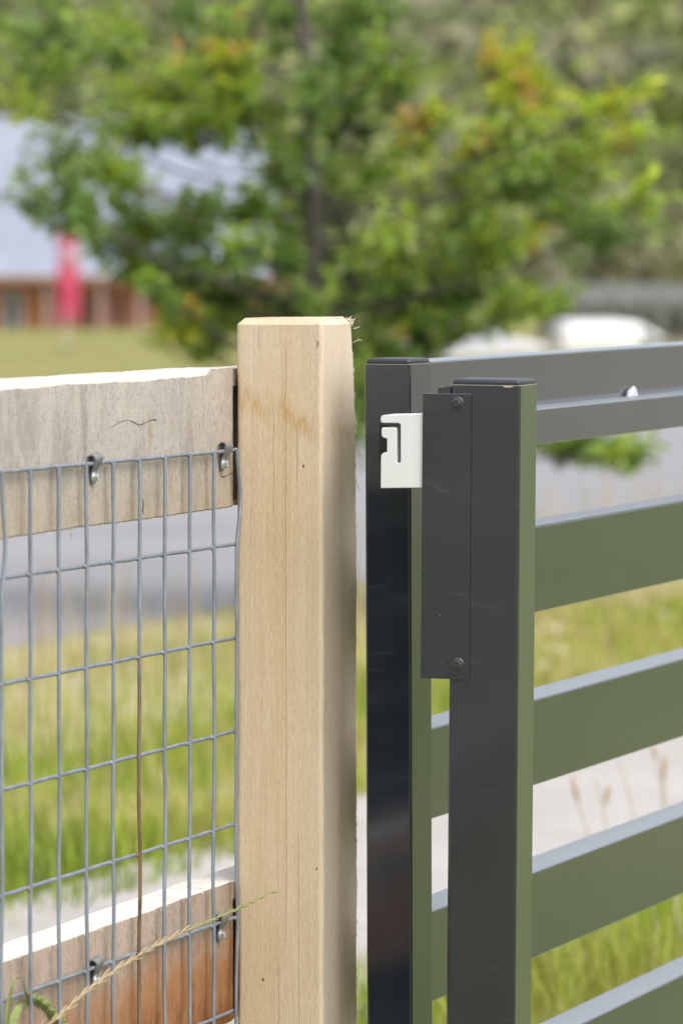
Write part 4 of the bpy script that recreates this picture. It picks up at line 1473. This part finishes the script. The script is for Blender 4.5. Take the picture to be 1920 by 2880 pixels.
def flag():
    FY = 150.0
    b = P(190, 915, FY); b.z = ground_z(b.x, b.y)
    root = empty('feather_flag', b, label='tall pink and white feather flag standing before the brick house', cat='flag')
    ht = P(190, 652, FY).z - b.z
    M_PINK = simple('pink_flag_cloth', (0.46, 0.04, 0.10), 0.7, 0, 0.08, 1.0)
    M_PALE = simple('pale_flag_cloth', (0.46, 0.24, 0.30), 0.7, 0, 0.08, 1.0)
    MB().tube([(-0.02, 0, 0), (-0.02, 0, ht * 0.8), (0.02, 0, ht * 0.93), (0.15, 0, ht)], [0.03, 0.025, 0.02, 0.012], 6).build('pole', M_WHITE, root)
    ax = P(156, 800, FY).x - b.x; bx = P(226, 800, FY).x - b.x
    def z(py): return P(190, py, FY).z - b.z
    for (y0, y1, m, nm, l_, r_) in ((652, 690, M_PINK, 'flag_top', 0.08, 0.9), (690, 742, M_PALE, 'flag_panel', 0.08, 0.9), (742, 905, M_PINK, 'flag_cloth', 0.08, 0.95)):
        V, F = [], []
        n = 12
        for k in range(n + 1):
            t = k / n
            for j in range(5):
                u = l_ + (r_ - l_) * j / 4
                V.append((ax + (bx - ax) * u, 0.03 * math.sin(u * 5 + k * 0.4), z(y1) + (z(y0) - z(y1)) * t))
        for k in range(n):
            for j in range(4):
                a = k * 5 + j
                F.append((a, a + 1, a + 6, a + 5))
        o = MB().add(V, F).build(nm, m, root, smooth=60)
        md = o.modifiers.new('thickness', 'SOLIDIFY'); md.thickness = 0.01
    MB().tube([(-0.4, 0, 0.03), (0.4, 0, 0.03)], 0.03, 6).tube([(0, -0.4, 0.03), (0, 0.4, 0.03)], 0.03, 6).build('base', M_DARK, root)


flag()


def make_car(name, label, loc, yaw, paint, group, van=False):
    root = empty(name, loc, (0, 0, yaw), label, 'van' if van else 'car', group)
    # side profile in (x forward, z); lofted across the width
    if van: prof = [(-2.3, 0.35), (-2.35, 0.9), (-2.3, 1.85), (-2.1, 1.98), (0.9, 1.98), (1.25, 1.85), (1.95, 1.15), (2.35, 1.0), (2.45, 0.55), (2.35, 0.32)]
    else: prof = [(-2.1, 0.35), (-2.18, 0.75), (-2.05, 0.98), (-1.75, 1.05), (-1.15, 1.40), (-0.4, 1.48), (0.35, 1.44), (1.05, 1.02), (1.9, 0.88), (2.15, 0.70), (2.18, 0.42), (2.05, 0.30)]
    n = len(prof)
    V, F = [], []
    secs = [(-0.89, 0.90), (-0.86, 0.985), (-0.70, 1.0), (0, 1.012), (0.70, 1.0), (0.86, 0.985), (0.89, 0.90)]
    for (y, k) in secs:
        for (x, z) in prof:
            tuck = 1 - 0.16 * max(0, (z - 0.95)) / 0.5 if not van else 1 - 0.06 * max(0, z - 1.0)
            V.append((x * (0.985 if abs(y) > 0.8 else 1), y * tuck, 0.3 + (z - 0.3) * (k if z > 0.5 else 1)))
    for i in range(len(secs) - 1):
        for k in range(n):
            a, b = i * n + k, i * n + (k + 1) % n
            F.append((a, b, b + n, a + n))
    F.append(tuple(range(n))); F.append(tuple((len(secs) - 1) * n + k for k in range(n - 1, -1, -1)))
    MB().add(V, F).build('body', paint, root, smooth=35)
    if van:
        MB().add([(1.29, -0.72, 1.80), (1.29, 0.72, 1.80), (1.93, 0.76, 1.20), (1.93, -0.76, 1.20)], [(0, 3, 2, 1)]).build('windscreen', M_GLASS, root, (0.02, 0, 0.02))
    else:
        MB().add([(0.42, -0.66, 1.42), (0.42, 0.66, 1.42), (1.02, 0.74, 1.06), (1.02, -0.74, 1.06)], [(0, 3, 2, 1)]).build('windscreen', M_GLASS, root, (0.025, 0, 0.03))
        MB().add([(-1.13, -0.64, 1.37), (-1.13, 0.64, 1.37), (-1.70, 0.72, 1.07), (-1.70, -0.72, 1.07)], [(0, 1, 2, 3)]).build('rear_window', M_GLASS, root, (-0.025, 0, 0.03))
        for s in (-1, 1):
            MB().add([(0.75, s * 0.875, 1.04), (-1.5, s * 0.875, 1.04), (-1.05, s * 0.80, 1.33), (0.25, s * 0.79, 1.36)], [(0, 1, 2, 3)]).build('side_window', M_GLASS, root, (0, s * 0.02, 0))
    hx = 2.40 if van else 2.12
    for s in (-1, 1):
        MB().box((hx - 0.02, s * 0.62 - 0.16, 0.66), (hx + 0.06, s * 0.62 + 0.16, 0.82)).build('headlight', M_WHITE, root, bevel=0.02)
        MB().box((-hx - 0.05, s * 0.66 - 0.12, 0.72), (-hx + 0.02, s * 0.66 + 0.12, 0.92)).build('tail_light', M_TAIL, root, bevel=0.02)
    MB().box((hx + 0.0, -0.45, 0.45), (hx + 0.08, 0.45, 0.60)).build('grille', M_DARK, root)
    for wx_ in (-1.32, 1.32):
        for s in (-1, 1):
            w = MB().tube([(0, -0.10, 0), (0, 0.10, 0)], 0.32, 18).build('wheel', M_TYRE, root, (wx_, s * 0.83, 0.32), smooth=40)
            MB().tube([(0, -0.012, 0), (0, 0.012, 0)], 0.20, 14).build('rim', M_RIM, w, (0, s * 0.10, 0), smooth=40)
    return root


M_TAIL = simple('tail_lens', (0.45, 0.02, 0.02), 0.3)
M_TYRE = simple('tyre_rubber', (0.02, 0.02, 0.02), 0.9)
M_RIM = simple('alloy_rim', (0.4, 0.4, 0.42), 0.35, 0.6)
P_WHITE = simple('white_car_paint', (0.80, 0.80, 0.80), 0.25, 0, 0.03, 0.5)
P_SILVER = simple('silver_car_paint', (0.55, 0.55, 0.57), 0.3, 0.2, 0.03, 0.5)
P_BROWN = simple('brown_car_paint', (0.13, 0.10, 0.085), 0.35, 0, 0.05, 0.5)


def roof_place(px, py, hgt, Y):
    p = P(px, py, Y)
    return (p.x, p.y, p.z - hgt)


# car park ground so that the cars stand on something at their own level
def pad_z(): return None
cars = [('van', 'white panel van parked alone in front of the vehicle row', 1668, 903, 1.98, 100, R(92), P_WHITE, True),
        ('car', 'white sedan parked broadside before the grey sheet fence', 1760, 864, 1.48, 128, R(4), P_WHITE, False),
        ('car', 'silver sedan parked broadside beneath the tree branches', 1330, 866, 1.48, 130, R(-3), P_SILVER, False),
        ('car', 'dark brown sedan parked beside the lone white van', 1880, 918, 1.48, 104, R(-95), P_BROWN, False)]
M_YARD = simple('car_park_gravel', (0.33, 0.32, 0.31), 0.9, 0, 0.2, 3.0)
zs_ = []
for (nm, lab, px, py, hh, Y, yaw, paint, van) in cars:
    zs_.append(roof_place(px, py, hh, Y)[2])
zyard = min(zs_)
for (nm, lab, px, py, hh, Y, yaw, paint, van) in cars:
    l = roof_place(px, py, hh, Y)
    make_car(nm, lab, (l[0], l[1], zyard + 0.0), yaw, paint, 'vehicles in the car park', van)
xa, xb = P(1180, 900, 115).x, P(2700, 900, 115).x


def yard(u, v):
    x = xa + (xb - xa) * u; y = 84 + 70 * v
    return (x, y, zyard)


yo = sheet('car_park', yard, 4, 6, M_YARD)
tag(yo, 'pale gravel car park under the parked vehicles', 'car park')


def far_fence():
    FY = 172.0
    zt = P(1700, 797, FY).z; zb = zyard - 0.3
    x0 = P(1520, 820, FY).x; x1 = P(2700, 820, FY).x
    root = empty('sheet_fence', (x0, FY, zb), label='long grey sheet metal fence behind the parked cars', cat='fence')
    m = simple('grey_sheet_steel', (0.20, 0.205, 0.21), 0.5, 0, 0.06, 0.5)
    n = int((x1 - x0) / 2.4)
    H_ = zt - zb
    pm = MB().box((0.04, 0, 0.05), (2.36, 0.05, H_ - 0.06)).build('panel', m, root)
    qm = MB().box((-0.04, -0.02, 0), (0.04, 0.07, H_)).build('post', m, root)
    for i in range(1, n):
        add_share('panel', pm.data, root, (i * 2.4, 0, 0)); add_share('post', qm.data, root, (i * 2.4, 0, 0))
    MB().box((0, -0.03, H_ - 0.055), (n * 2.4, 0.08, H_ + 0.02)).build('top_rail', m, root)


far_fence()


def leafy(name, label, cat, boxes, size, n, pal, seed, stems):
    """a clipped or wild bush: leaf faces through ellipsoids, plus stems"""
    rr = np.random.default_rng(seed)
    root = empty(name, stems[0][0], label=label, cat=cat)
    o0 = np.array(stems[0][0])
    PV = []
    for (c, r) in boxes:
        d = rr.normal(0, 1, (n, 3)); d /= np.linalg.norm(d, axis=1)[:, None]
        PV.append(np.array(c) - o0 + d * np.array(r) * (rr.uniform(0.3, 1.0, (n, 1)) ** 0.4) * (1 + 0.18 * np.sin(d @ rr.normal(0, 4, (3, 1)))))
    p = np.concatenate(PV); m = len(p)
    u = rr.normal(0, 1, (m, 3)); u /= np.linalg.norm(u, axis=1)[:, None]
    w = np.cross(u, rr.normal(0, 1, (m, 3))); w /= np.linalg.norm(w, axis=1)[:, None]
    sz = size * rr.uniform(0.6, 1.3, (m, 1))
    V = np.stack([p - u * sz, p + w * sz * 0.5, p + u * sz, p - w * sz * 0.5], 1).reshape(-1, 3)
    F = (np.arange(m)[:, None] * 4 + np.array([[0, 1, 2, 3]])).tolist()
    col = np.array(pal)[rr.integers(0, len(pal), m)] * rr.uniform(0.7, 1.3, (m, 1))
    tag(add_mesh('foliage', V.tolist(), F, M_LEAF, root, cols=np.repeat(np.c_[col, np.ones(m)], 4, axis=0)), kind='stuff')
    mb = MB()
    for a, b in stems: mb.tube([Vector(a) - Vector(o0), Vector(b) - Vector(o0)], [0.02, 0.008], 6)
    mb.build('stem', M_BARK, root)


# dark clipped hedge between the sheet fence and the parked cars
hy = 160.0
hz1 = P(1700, 845, hy).z
hb = []
for i in range(16):
    x = P(1560 + i * 75, 850, hy).x
    hb.append(((x, hy, hz1 - 0.8), (0.75, 0.6, 0.85)))
leafy('hedge', 'low dark hedge in front of the grey sheet fence', 'hedge', hb, 0.12, 260, [(0.06, 0.075, 0.03), (0.09, 0.10, 0.045), (0.10, 0.085, 0.06)], 5,
      [((P(1560 + i * 75, 850, hy).x, hy, zyard), (P(1560 + i * 75, 850, hy).x, hy, hz1 - 0.6)) for i in range(16)])
# dark shrub on the path side of the fence, added unseen to darken the end stile's reflection
leafy('unseen_shrub', 'dark green bush added out of view to darken the stile reflection', 'unseen_shrub',
      [((-2.05, 2.55, 0.50), (0.55, 0.55, 0.50)), ((-2.55, 2.35, 0.45), (0.5, 0.5, 0.45)), ((-2.2, 2.2, 0.48), (0.5, 0.5, 0.46))], 0.05, 2600,
      [(0.02, 0.035, 0.012), (0.03, 0.045, 0.015), (0.018, 0.028, 0.012)], 9, [((-2.2, 2.4, 0.0), (-2.1, 2.5, 0.6)), ((-2.25, 2.4, 0.0), (-2.5, 2.35, 0.5))])
